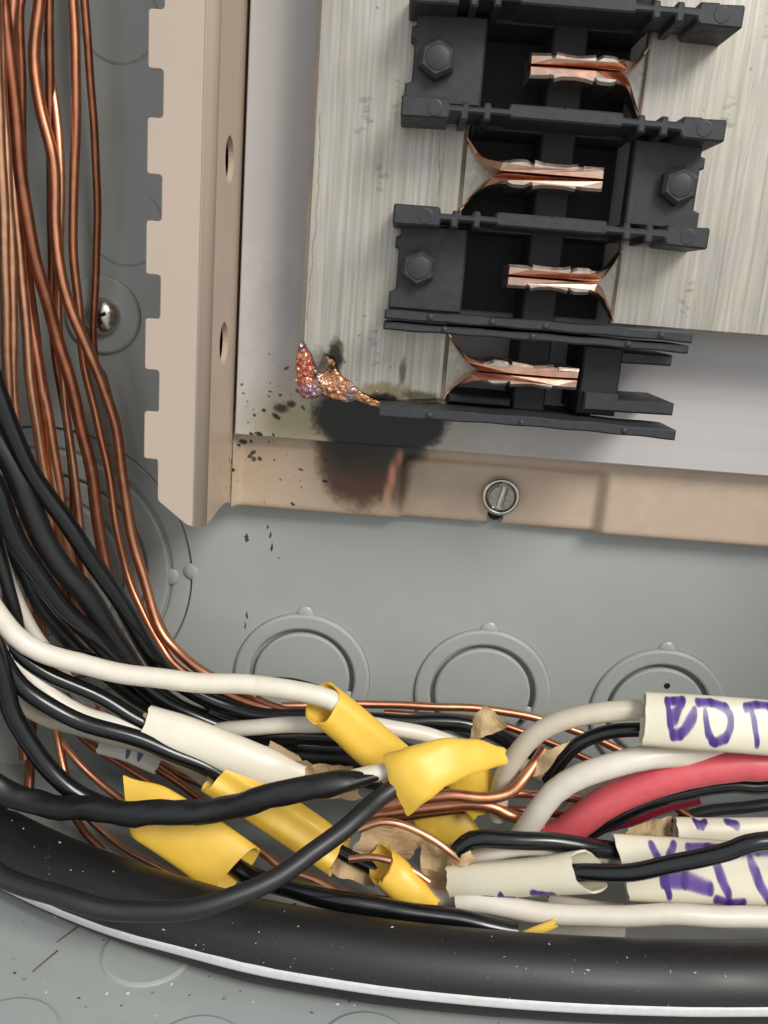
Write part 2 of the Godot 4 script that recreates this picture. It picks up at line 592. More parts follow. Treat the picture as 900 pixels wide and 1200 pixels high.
# paint with burn marks, on the flange also painted glare, that stay where they are. rect in mm, marks = [x, y, rx, ry, colour, strength], splashes = [x, y, spread, count, biggest]
func burnt(rect: Rect2, w: int, h: int, paint: Color, marks: Array, splashes: Array, sd: int) -> Image:
	var im := Image.create(w, h, false, Image.FORMAT_RGBA8)
	var nz := noise(0.03, 4, sd)
	var big := noise(0.006, 2, sd + 1)
	var sx := w / rect.size.x
	var sy := h / rect.size.y
	for j in h:
		for i in w:
			var x := rect.position.x + i / sx
			var y := rect.position.y + j / sy
			var k := 1.0 + 0.03 * nz.get_noise_2d(i, j) + 0.03 * big.get_noise_2d(i, j)
			var c := Color(paint.r * k, paint.g * k, paint.b * k)
			for m in marks:
				var d: float = Vector2((x - m[0]) / m[2], (y - m[1]) / m[3]).length()
				if d < 1.9:
					d += 0.09 * nz.get_noise_2d(i * 0.7 + m[2] * 50, j * 0.7) + 0.05 * nz.get_noise_2d(i * 3, j * 3)
					c = c.lerp(m[4], m[5] * smoothstep(1.25, m[6] if m.size() > 6 else 0.75, d))
			im.set_pixel(i, j, c.clamp())
	var r := RandomNumberGenerator.new()
	r.seed = sd
	for s in splashes:
		for q in int(s[3]):
			var d: Vector2 = Vector2.from_angle(r.randf() * TAU) * s[2] * sqrt(r.randf())
			var size: float = s[4] * 0.62 * pow(r.randf(), 3.6) + 0.12
			stamp(im, (s[0] + d.x - rect.position.x) * sx, (s[1] + d.y - rect.position.y) * sy, size * sx, Color(0.10, 0.095, 0.07), r.randf_range(0.6, 0.97), r.randf_range(0.45, 1.0), r.randf_range(0.6, 2.2))
	return im

# marker pen on cable jacket: strokes as polylines in (mm along, share of the visible height from the top)
func marker(length: float, strokes: Array, paint: Color, sd: int, width := 1.35) -> StandardMaterial3D:
	var w := 640
	var h := 256
	var im := Image.create(w, h, false, Image.FORMAT_RGBA8)
	var nz := noise(0.02, 3, sd)
	for j in h:
		for i in w:
			var k := 1.0 + 0.012 * nz.get_noise_2d(i, j)
			im.set_pixel(i, j, Color(paint.r * k, paint.g * k, paint.b * k).clamp())
	var r := RandomNumberGenerator.new()
	r.seed = sd
	var row := func(f: float) -> float: return acos(clampf(2.0 * f - 1.0, -1, 1)) / TAU * h
	var ink := Color(0.30, 0.19, 0.55)
	var px := w / length
	for s in strokes:
		for i in s.size() - 1:
			var a: Vector2 = s[i]
			var b: Vector2 = s[i + 1]
			var cuts := int(Vector2((b.x - a.x) * px, (row.call(b.y) - row.call(a.y))).length() / 1.5) + 2
			for k in cuts + 1:
				var q := a.lerp(b, float(k) / cuts)
				var end: float = maxf(0.0, 1.0 - minf(k, cuts - k) / 8.0)
				stamp(im, q.x * px + r.randf_range(-.6, .6), row.call(q.y) + r.randf_range(-.6, .6), width * px * r.randf_range(0.62, 0.75), ink.darkened(0.25 * end), 0.13 + 0.2 * end)
	var m := mat(Color.WHITE, 0.36, 0.0, {"uv": true})
	m.albedo_texture = ImageTexture.create_from_image(im)
	m.texture_repeat = true
	return m

func printed():
	var cream := Color(0.86, 0.83, 0.74)
	# strokes: mm along the sheath, share of its visible height from the top
	M.mark_upper = marker(44.0, [
		[Vector2(6.4, 0.18), Vector2(7.0, 0.46), Vector2(8.2, 0.76)], [Vector2(6.2, 0.2), Vector2(8.6, 0.18), Vector2(11.6, 0.14)], [Vector2(8.2, 0.76), Vector2(10.6, 0.72), Vector2(14.6, 0.38)], [Vector2(11.2, 0.18), Vector2(9.6, 0.36)], [Vector2(7.0, 0.5), Vector2(9.4, 0.42)],
		[Vector2(15.4, 0.18), Vector2(19.6, 0.16), Vector2(23.8, 0.26), Vector2(25.2, 0.46), Vector2(23.6, 0.72), Vector2(20.4, 0.84), Vector2(19.0, 0.78)], [Vector2(17.4, 0.4), Vector2(18.0, 0.62), Vector2(19.6, 0.82)],
		[Vector2(29.4, 0.22), Vector2(33.2, 0.13), Vector2(38.0, 0.14)], [Vector2(31.0, 0.2), Vector2(32.0, 0.5), Vector2(32.8, 0.8)], [Vector2(36.4, 0.16), Vector2(38.0, 0.5), Vector2(39.2, 0.74)]], cream, 61, 1.25)
	M.mark_lower = marker(48.0, [
		[Vector2(8.6, 0.14), Vector2(10.2, 0.4), Vector2(12.0, 0.66), Vector2(13.0, 0.86)], [Vector2(14.8, 0.1), Vector2(13.2, 0.34), Vector2(10.8, 0.62)], [Vector2(11.0, 0.6), Vector2(17.0, 0.6), Vector2(24.4, 0.72)],
		[Vector2(18.4, 0.17), Vector2(24.4, 0.14), Vector2(31.4, 0.16)], [Vector2(23.8, 0.16), Vector2(26.4, 0.46), Vector2(29.4, 0.8)], [Vector2(25.6, 0.88), Vector2(29.6, 0.93), Vector2(33.8, 0.91)],
		[Vector2(33.4, 0.16), Vector2(38.0, 0.14), Vector2(44.0, 0.12)], [Vector2(35.4, 0.3), Vector2(37.6, 0.56), Vector2(41.0, 0.88)]], cream, 62, 1.35)
	M.mark_short = marker(34.0, [[Vector2(7, 0.97), Vector2(11, 0.95), Vector2(13, 0.97)], [Vector2(15.0, 0.86), Vector2(15.3, 0.92), Vector2(14.6, 0.94)], [Vector2(18.6, 0.99), Vector2(15.0, 0.97)], [Vector2(23.0, 0.86), Vector2(25, 0.92), Vector2(27.0, 0.94)]], Color(0.82, 0.79, 0.70), 63, 1.1)
	M.mark_back = marker(28.0, [[Vector2(6.4, 0.06), Vector2(7.4, 0.2), Vector2(9.2, 0.22), Vector2(10.6, 0.1)], [Vector2(16, 0.1), Vector2(18, 0.22)]], cream, 64, 1.1)
	M.scrap = marker(20.0, [[Vector2(10, 0.3), Vector2(11, 0.7)], [Vector2(13, 0.2), Vector2(14.5, 0.6)]], Color(0.80, 0.78, 0.74), 65, 0.9)
	M.white_print = marker(46.0, [], Color(0.87, 0.84, 0.77), 66)


# ---------------------------------------------------------------- the box

func part(called: String, parent: Node3D) -> Node3D:
	var o := Node3D.new()
	o.name = called
	var k := 0
	while parent.has_node(NodePath(o.name)):
		k += 1
		o.name = "%s_%03d" % [called, k]
	parent.add_child(o, true)
	return o

# a round punched blank: rings and a middle disc, each a step proud, and the small bridges that hold them
func knockout(parent: Node3D, c: Vector3, rings: Array, disc: Array, axis: Vector3, tabs := []):
	var k := part("knockout", parent)
	for r in rings:      # inner radius, outer radius, height
		var h: float = r[2]
		obj("ring", lathe([Vector2(r[0], -1.9), Vector2(r[0], h - 0.8), Vector2(r[0] + 0.25, h - 0.25), Vector2(r[0] + 0.8, h), Vector2(r[1] - 1.0, h), Vector2(r[1] - 0.3, h - 0.3), Vector2(r[1], h - 1.0), Vector2(r[1], -1.9)], c, axis, 72, true), M.grey, k)
	var h: float = disc[1]
	obj("disc", lathe([Vector2(0, h), Vector2(disc[0] - 0.9, h), Vector2(disc[0] - 0.2, h - 0.3), Vector2(disc[0], h - 0.9), Vector2(disc[0], -1.9)], c, axis, 72, true), M.grey, k)
	var b := Basis(Quaternion(Vector3(0, 0, 1), axis))
	if rings.size():
		obj("backing", lathe([Vector2(0, -2.0), Vector2(rings[0][1] + 1.5, -2.0)], c, axis, 48), M.grey, k)  # unseen plate added to close the ring gaps to light from behind
	for t in tabs:
		var a := deg_to_rad(t[0])
		var q: Vector3 = c + b * Vector3(cos(a) * t[1], sin(a) * t[1], t[2])
		obj("bridge", lathe([Vector2(0, 0.26), Vector2(1.1, 0.2), Vector2(2.1, 0.02), Vector2(2.9, -0.5)], q, axis, 16), M.grey, k)

# a sheet at z = 0 with round holes, each hole in a square cell of its own; columns = [centre, radius, half the cell]
func holed_sheet(x0: float, x1: float, y0: float, y1: float, holes: Array) -> ArrayMesh:
	var st := begin()
	st.set_smooth_group(FLAT)
	var rect := func(a: float, b: float, c: float, d: float): quad(st, Vector3(a, c, 0), Vector3(b, c, 0), Vector3(b, d, 0), Vector3(a, d, 0))
	var x := x0
	for h in holes:
		var c: Vector2 = h[0]
		var s: float = h[2]
		rect.call(x, c.x - s, y0, y1)
		rect.call(c.x - s, c.x + s, y0, c.y - s)
		rect.call(c.x - s, c.x + s, c.y + s, y1)
		for i in 96:
			var u := Vector2.from_angle(TAU * i / 96)
			var v := Vector2.from_angle(TAU * (i + 1) / 96)
			var a: Vector2 = c + u * h[1]
			var b: Vector2 = c + v * h[1]
			var e: Vector2 = c + u * s / maxf(absf(u.x), absf(u.y))
			var f: Vector2 = c + v * s / maxf(absf(v.x), absf(v.y))
			quad(st, Vector3(a.x, a.y, 0), Vector3(e.x, e.y, 0), Vector3(f.x, f.y, 0), Vector3(b.x, b.y, 0))
			quad(st, Vector3(a.x, a.y, -1.9), Vector3(a.x, a.y, 0), Vector3(b.x, b.y, 0), Vector3(b.x, b.y, -1.9))
		x = c.x + s
	rect.call(x, x1, y0, y1)
	quad(st, Vector3(x0, y0, -2.2), Vector3(x0, y1, -2.2), Vector3(x1, y1, -2.2), Vector3(x1, y0, -2.2))
	return done(st)

func enclosure():
	var e := thing("breaker_panel_box", "grey painted steel breaker panel box with round knockouts behind the wires", "electrical box")
	var st := begin()
	obj("back_wall", holed_sheet(-168, 228, -176.5, 430, [[Vector2(-111.4, -99.6), 48.5, 49.0], [Vector2(-24, -132.5), 23.7, 24.3], [Vector2(39, -133), 23.7, 24.3], [Vector2(100.3, -135), 23.7, 24.3]]), M.grey, e)
	var floor_frame := Transform3D(Basis(Vector3(1, 0, 0), Vector3(0, 0, -1), Vector3(0, 1, 0)), Vector3.ZERO)
	prism(st, [Vector2(-168, 0), Vector2(228, 0), Vector2(228, -128), Vector2(-168, -128)], BOTTOM - 1.6, BOTTOM, 0.0, Rect2(0, 0, 100, 100), true, floor_frame)
	obj("bottom_wall", done(st), M.grey, e)
	st = begin()
	box(st, -169.6, -168, BOTTOM, 430, 0.0, 126, 0.0)
	obj("side_wall", done(st), M.grey, e)
	st = begin()
	box(st, 228, 229.6, BOTTOM, 430, 0.0, 126, 0.0)
	obj("side_wall", done(st), M.grey, e)
	st = begin()
	box(st, -168, 228, 428.4, 430, 0.002, 126, 0.0)
	obj("top_wall", done(st), M.grey, e)
	var z := Vector3(0, 0, 1)
	for c in [Vector3(-24, -132.5, 0), Vector3(39, -133, 0), Vector3(100.3, -135, 0)]:
		knockout(e, c, [[18.2, 23.6, 1.5]], [16.6, 0.9], z, [[90, 23.4, 0.9], [208, 22.4, 0.9], [-22, 17.6, 0.7]])
	obj("pin_hole_dark", lathe([Vector2(0, 0.05), Vector2(1.1, 0.05), Vector2(1.25, -0.3)], Vector3(102.0, -124.6, 0.9), z, 16, true), M.dark, e)  # black disc, slightly proud, painting the dark inside a small hole
	knockout(e, Vector3(-111.4, -99.6, 0), [[41.2, 48.0, -1.1], [33.0, 40.6, 0.2], [25.0, 32.2, -1.0]], [24.4, 0.1], z, [[0, 41, -0.1], [62, 47.8, 0], [3, 48.3, 0]])
	for c in [Vector3(-88.5, 70.5, 0), Vector3(-86.2, 13.0, 0)]:
		knockout(e, c, [], [12.2, 0.4], z)
	var y := Vector3(0, 1, 0)
	for c in [Vector3(-53.4, BOTTOM, 86), Vector3(-78, BOTTOM, 116), Vector3(-33, BOTTOM, 117), Vector3(6, BOTTOM, 112)]:
		knockout(e, c, [], [12.0, 0.7], y)
	var w := thing("mounting_screw", "domed steel screw on a wide washer behind the copper wires", "screw")
	obj("washer", lathe([Vector2(0, 1.5), Vector2(11.2, 1.5), Vector2(11.8, 1.1), Vector2(12, 0.02)], Vector3(-93.2, -14.4, 0), z, 48, true), M.grey, w)
	obj("head", lathe([Vector2(0, 4.6), Vector2(1.7, 4.4), Vector2(3.4, 3.9), Vector2(4.9, 2.9), Vector2(5.7, 1.6), Vector2(5.8, 0.0)], Vector3(-93, -14.6, 1.5), z, 40), M.steel, w)
	for a in 2:
		st = begin()
		var fr := Transform3D(Basis(z, deg_to_rad(25 + 90 * a)), Vector3(-93, -14.6, 0))
		prism(st, [Vector2(-2.6, -0.55), Vector2(2.6, -0.55), Vector2(2.6, 0.55), Vector2(-2.6, 0.55)], 4.0, 6.12 + a * 0.02, 0.0, Rect2(0, 0, 100, 100), true, fr)
		obj("cross_slot_shade", done(st), M.dark, w)  # dark inlay that paints the shade of the cross recess


# ---------------------------------------------------------------- tan frame that carries the bars

func mounting_frame():
	var f := thing("mounting_chassis", "tan painted steel frame with notched side rail and soot-splashed lower flange", "frame")
	# front face of the rail, its outer edge cut into tabs
	var o := PackedVector2Array()
	for p in [Vector2(-52.2, 150), Vector2(-66, 150)]:
		o.append(p)
	var y := 121.05
	while y > -40:
		# a tab ends at y, the notch is 10.9 deep in y, the next tab 13.3 long
		var bottom := y
		for q in arc_points(Vector2(-65.2, bottom + 0.8), 0.8, 180, 270, 3):
			o.append(q)
		for q in arc_points(Vector2(-63.0, bottom - 0.8), 0.8, 90, 0, 3):
			o.append(q)
		for q in arc_points(Vector2(-63.0, bottom - 11.05 + 0.8), 0.8, 0, -90, 3):
			o.append(q)
		for q in arc_points(Vector2(-65.2, bottom - 11.05 - 0.8), 0.8, 90, 180, 3):
			o.append(q)
		y -= 24.35
	for q in arc_points(Vector2(-65.2, -48.2), 0.8, 180, 270, 3):
		o.append(q)
	for q in [Vector2(-62.6, -49), Vector2(-62.2, -49.5), Vector2(-62.1, -60), Vector2(-61.6, -60.8), Vector2(-54.2, -66.6), Vector2(-53, -67), Vector2(-52.2, -67)]:
		o.append(q)
	var st := begin()
	prism(st, o, 48.5, 50.0, 0.25)
	# plate added inside the rail, out of view, to keep its holes dark
	box(st, -54.0, -53.0, -58, 150, 2.0, 48.4, 0.0)
	# the bend
	st.set_smooth_group(2)
	for i in 10:
		var a0 := deg_to_rad(90 - 9 * i)
		var a1 := deg_to_rad(90 - 9 * (i + 1))
		var P := func(a: float, r: float, yy: float) -> Vector3: return Vector3(-52.2 + cos(a) * r, yy, 46.8 + sin(a) * r)
		quad(st, P.call(a0, 3.2, -67), P.call(a1, 3.2, -67), P.call(a1, 3.2, 150), P.call(a0, 3.2, 150))
		quad(st, P.call(a0, 1.7, -67), P.call(a0, 1.7, 150), P.call(a1, 1.7, 150), P.call(a1, 1.7, -67))
		quad(st, P.call(a0, 1.7, -67), P.call(a1, 1.7, -67), P.call(a1, 3.2, -67), P.call(a0, 3.2, -67))
	obj("side_rail", done(st), M.tan, f)
	# the side flange, running back to the sheet, with round holes
	var fr := Transform3D(Basis(Vector3(0, 0, -1), Vector3(0, 1, 0), Vector3(1, 0, 0)), Vector3(-49, 0, 0))
	var rect := Rect2(-47, -72, 38, 80)
	st = begin()
	# the half nearer the viewer keeps the side of each hole at its right, the other at its left
	var near := PackedVector2Array([Vector2(-46.8, 150), Vector2(-46.8, -67), Vector2(-40, -67.0), Vector2(-30.5, -66.6)])
	for c in [-18.0, 31.0, 80.0, 129.0]:
		for q in arc_points(Vector2(-30.5, c), 6.0, 270, 90, 14):
			near.append(q)
	near.append(Vector2(-30.5, 150))
	var far := PackedVector2Array([Vector2(-6.0, 150), Vector2(-30.5, 150)])
	for c in [129.0, 80.0, 31.0, -18.0]:
		for q in arc_points(Vector2(-30.5, c), 6.0, 90, -90, 14):
			far.append(q)
	for q in [Vector2(-30.5, -66.6), Vector2(-22, -66.8), Vector2(-14, -68.2), Vector2(-9.5, -70.6), Vector2(-6.0, -71)]:
		far.append(q)
	prism(st, near, -1.5, 0.0, 0.0, rect, true, fr)
	prism(st, far, -1.5, 0.0, 0.0, rect, true, fr)
	var m: StandardMaterial3D = M.tan.duplicate()
	m.uv1_triplanar = false
	m.uv1_world_triplanar = false
	m.uv1_scale = Vector3.ONE
	m.normal_enabled = false
	m.roughness_texture = null
	m.roughness = 0.36
	m.texture_repeat = false
	m.albedo_texture = ImageTexture.create_from_image(burnt(rect, 240, 500, Color(0.745, 0.665, 0.585), [[-11, -62, 4, 10, Color(0.52, 0.46, 0.24), 0.45, 0.2]], [[-20, -50, 16, 26, 0.9], [-12, -58, 9, 22, 1.3], [-30, -60, 10, 9, 0.7]], 41))
	obj("side_flange", done(st), m, f)
	# the lower flange, pressed back round its screw
	rect = Rect2(-50, -72, 190, 32)
	st = begin()
	st.set_smooth_group(3)
	var nx := 260
	var ny := 32
	var hole := Vector2(36.2, -68.6)
	var at := func(i: int, j: int) -> Vector3:
		var p := Vector2(-48.8 + i * 0.8, -71.0 + j * 1.0)
		var d := p.distance_to(hole)
		if d < 2.7:
			p = hole + (p - hole).normalized() * 2.7 if d > 0.01 else hole + Vector2(0, 2.7)
		var inside := smoothstep(4.2, 6.4, p.x) * (1.0 - smoothstep(67.0, 71.5, p.x)) * (1.0 - smoothstep(-52.0, -50.4, p.y))
		var corner: float = 3.0 * pow(maxf(0.0, 1.0 - (p.x + 48.8) / 3.0), 2.0)
		var lip: float = -0.8 * pow(maxf(0.0, 1.0 - (p.y + 71.0) / 1.5), 2.0)
		return Vector3(p.x, p.y, 8.0 - 3.4 * inside + corner + lip)
	var uv := func(p: Vector3) -> Vector2: return (Vector2(p.x, p.y) - rect.position) / rect.size
	for i in nx:
		for j in ny - 1:
			var mid := Vector2(-48.8 + (i + 0.5) * 0.8, -71.0 + j + 0.5)
			if mid.distance_to(hole) < 2.5 or (absf(mid.x - hole.x) < 2.3 and mid.y < hole.y):
				continue
			var a: Vector3 = at.call(i, j)
			var b: Vector3 = at.call(i + 1, j)
			var c: Vector3 = at.call(i + 1, j + 1)
			var d: Vector3 = at.call(i, j + 1)
			quad(st, a, b, c, d, uv.call(a), uv.call(b), uv.call(c), uv.call(d))
			if j == 0:
				quad(st, a - Vector3(0, 0, 1.4), b - Vector3(0, 0, 1.4), b, a, uv.call(a), uv.call(b), uv.call(b), uv.call(a))
	var glare_tone := Color(0.62, 0.36, 0.24)  # tone of the glare; the copper-pink streak below is painted glare
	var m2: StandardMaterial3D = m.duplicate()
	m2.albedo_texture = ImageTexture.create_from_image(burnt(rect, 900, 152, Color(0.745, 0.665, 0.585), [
		[-42, -60, 14, 14, Color(0.62, 0.55, 0.40), 0.25, 0.2], [-5, -46, 22, 24, Color(0.56, 0.47, 0.34), 0.40, 0.45], [-8.5, -44, 14, 22, Color(0.30, 0.19, 0.14), 0.9, 0.9],
		[-9, -43, 13, 16, Color(0.09, 0.075, 0.065), 0.97, 0.6], [-8, -58, 8, 8, Color(0.36, 0.20, 0.15), 0.45, 0.3], [3, -48, 9, 7, Color(0.16, 0.14, 0.11), 0.9, 0.5], [4, -58, 4, 11, Color(0.34, 0.29, 0.22), 0.7, 0.4],
		[0.4, -64, 1.7, 6, Color(0.80, 0.60, 0.48), 0.8, 0.2], [1.6, -57, 1.7, 6, Color(0.88, 0.58, 0.45), 0.9, 0.2], [3.4, -51, 1.6, 4, Color(0.78, 0.50, 0.38), 0.8, 0.2]],  # streak of glare on the flange, painted in as copper-pink colour
		[[-34, -58, 16, 46, 1.2], [-46, -55, 6, 22, 1.4], [-22, -66, 12, 12, 0.9]], 43))
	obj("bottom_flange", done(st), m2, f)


func insulator_sheet():
	var st := begin()
	var rect := Rect2(-48, -47, 90, 60)
	prism(st, [Vector2(-47.9, -46.6), Vector2(170, -46.6), Vector2(170, 150), Vector2(-47.9, 150)], 12.4, 14.0, 0.3, rect)
	var m := mat(Color.WHITE, 0.30, 0.0, {"uv": true})
	m.texture_repeat = false
	m.albedo_texture = ImageTexture.create_from_image(burnt(rect, 540, 360, Color(0.745, 0.73, 0.725), [
		[-10, -40, 36, 18, Color(0.66, 0.62, 0.48), 0.6, 0.35], [-30, -42, 16, 8, Color(0.62, 0.58, 0.42), 0.5, 0.3],
		[-3.5, -38, 18.5, 10.5, Color(0.055, 0.05, 0.042), 0.99, 0.97], [-34, -37.5, 2.6, 1.6, Color(0.13, 0.12, 0.08), 0.9, 0.3], [-31, -36, 1.6, 1.2, Color(0.13, 0.12, 0.08), 0.9, 0.3]],
		[[-35, -40, 11, 46, 1.2], [-42, -44, 8, 20, 0.8], [-38, -32, 12, 14, 0.6]], 47))
	tag(obj("insulator_sheet", done(st), m), "pale grey smooth backing sheet under the metal bars, sooty at its lower left", "backing sheet")


# ---------------------------------------------------------------- bars with stabs

func tongue(yc: float, x0: float, s: float) -> Array:
	var o := []
	for q in [Vector2(0, -8.6), Vector2(1.3, -7.0), Vector2(3.0, -4.6), Vector2(5.5, -2.6), Vector2(8, -1.5), Vector2(11, -1.2), Vector2(11, 1.2), Vector2(8, 1.5), Vector2(5.5, 2.6), Vector2(3.0, 4.6), Vector2(1.3, 7.0), Vector2(0, 8.6)]:
		o.append(Vector2(x0 + q.x * s, yc + q.y))
	return o

func stab(bus: Node3D, yc: float, x0: float, s: float, z0: float, z1: float):
	var p := part("stab", bus)
	for side in [1.0, -1.0]:
		var out := []
		var j: float = 0.12 * side
		var outer := [[-0.5, 9.4], [0.5, 8.2], [1.3, 7.0], [2.4, 5.6], [3.6, 4.5], [5.2, 3.4], [7.0, 2.85], [8.8, 2.7], [10.2, 2.65], [10.7, 3.0], [11.8, 3.3], [14.6, 3.3], [15.7, 2.95], [16.2, 2.5], [16.6, 2.5], [16.8, 3.35], [19.0, 3.0], [22.4, 2.75], [25.6, 2.9], [27.9, 3.3], [28.1, 2.6], [29.0, 2.5], [29.4, 2.8], [34.6, 2.85], [34.9, 2.6]]
		var inner := [[34.9, 0.15], [28.2, 0.08], [16.4, 0.15], [12.0, 0.08], [9.6, 0.1], [8.2, 0.25], [6.6, 0.8], [4.8, 1.8], [3.1, 3.5], [2.0, 4.8], [0.9, 6.4], [0.1, 7.6], [-0.5, 8.6]]
		var rough := RandomNumberGenerator.new()
		rough.seed = int(yc * 10 + side * 3 + 400)
		for q in outer:
			q[1] += rough.randf_range(-0.14, 0.14)
			q[0] += rough.randf_range(-0.1, 0.1)
		var face := []
		for q in outer:
			out.append(Vector2(x0 + q[0] * s, yc + side * q[1] + j))
			var lean: float = 0.12 + 0.65 * smoothstep(6.0, 10.5, q[0])
			face.append(Vector2(x0 + (q[0] - (0.25 if q[0] > 34 else 0.0)) * s, yc + side * (q[1] - lean) + j))
		for q in inner:
			out.append(Vector2(x0 + q[0] * s, yc + side * q[1] + j))
			face.append(Vector2(x0 + (q[0] - (0.25 if q[0] > 34 else 0.0)) * s, yc + side * (q[1] + 0.07) + j))
		var st := begin()
		tint = func(q: Vector3) -> Color:
			var d := (q.x - x0) / s
			var k := smoothstep(1.3, 2.6, absf(q.y - yc)) * (0.75 + 0.25 * sin(d * 1.9 + yc + side))
			if d > 10.4 and d < 16.3:
				k = maxf(k, 0.85)
			if d > 28.3 and d < 31.5:
				k = maxf(k, 0.6)
			if absf(q.y - yc) < 0.9 and d > 9.0:
				k = 0.0
			if d < 9.0:
				k = 0.25 * (0.5 + 0.5 * sin(d * 2.3 + yc))
			if q.z < z1 - 0.9:
				k = 0.8
			return Color(0.80, 0.46, 0.33).lerp(Color(0.60, 0.58, 0.53), k)
		warp = func(q: Vector3) -> Vector3:
			var d := (q.x - x0) / s
			var h := lerpf(0.30, 1.0, smoothstep(0.5, 9.5, d)) - 0.05 * smoothstep(28.0, 35.0, d)
			return Vector3(q.x, q.y, z0 + (q.z - z0) * h)
		prism(st, out, z0, z1, 0.55, Rect2(0, 0, 100, 100), true, Transform3D(), PackedVector2Array(face))
		tint = null
		warp = null
		obj("contact_blade", done(st), M.stab, p)

# metal that ran and set again: drops [x, y, long, wide, turn, colours] that flow into one skin on the eaten corner
func melt(drops: Array) -> ArrayMesh:
	var nz := noise(0.42, 2, 88)
	var fine := noise(2.6, 2, 89)
	var step := 0.17
	var nx := int(30.0 / step)
	var ny := int(22.0 / step)
	var st := begin()
	st.set_smooth_group(0)
	var pts := []
	var cols := []
	for j in ny + 1:
		for i in nx + 1:
			var p := Vector2(-30.5 + i * step, -34.5 + j * step)
			var f := 0.0
			var c := Color(0, 0, 0)
			var sum := 0.0001
			for d in drops:
				var q := (p - Vector2(d[0], d[1])).rotated(deg_to_rad(-d[4]))
				var e := Vector2(q.x / d[2], q.y / d[3]).length_squared()
				var g := exp(-e * 1.6)
				f += g
				var pal: Array = d[5]
				var k := clampf(0.5 + nz.get_noise_2d(p.x * 0.9 + d[0], p.y * 0.9) * 1.2 + fine.get_noise_2d(p.x, p.y) * 0.10, 0.0, 0.999) * (pal.size() - 1)
				var w := g * g
				c += pal[int(k)].lerp(pal[int(k) + 1], k - int(k)) * w
				sum += w
			f += 0.05 * nz.get_noise_2d(p.x * 1.1, p.y * 1.1)
			var h := -1.0
			if f > 0.26:
				h = 1.45 * pow(f - 0.26, 0.4) + 0.4 * nz.get_noise_2d(p.x * 1.3 + 30, p.y * 1.3) + 0.05 * fine.get_noise_2d(p.x, p.y)
			pts.append(Vector3(p.x, p.y, 32.2 + h))
			var v := c / sum
			v.a = 1.0
			cols.append(v)
	for j in ny:
		for i in nx:
			var a := j * (nx + 1) + i
			var ids := [a, a + 1, a + nx + 2, a + nx + 1]
			var keep := false
			for id in ids:
				if pts[id].z > 31.3:
					keep = true
			if not keep:
				continue
			for id in [ids[0], ids[2], ids[1], ids[0], ids[3], ids[2]]:
				st.set_color(cols[id])
				st.add_vertex(pts[id] * 0.001)
	return done(st)

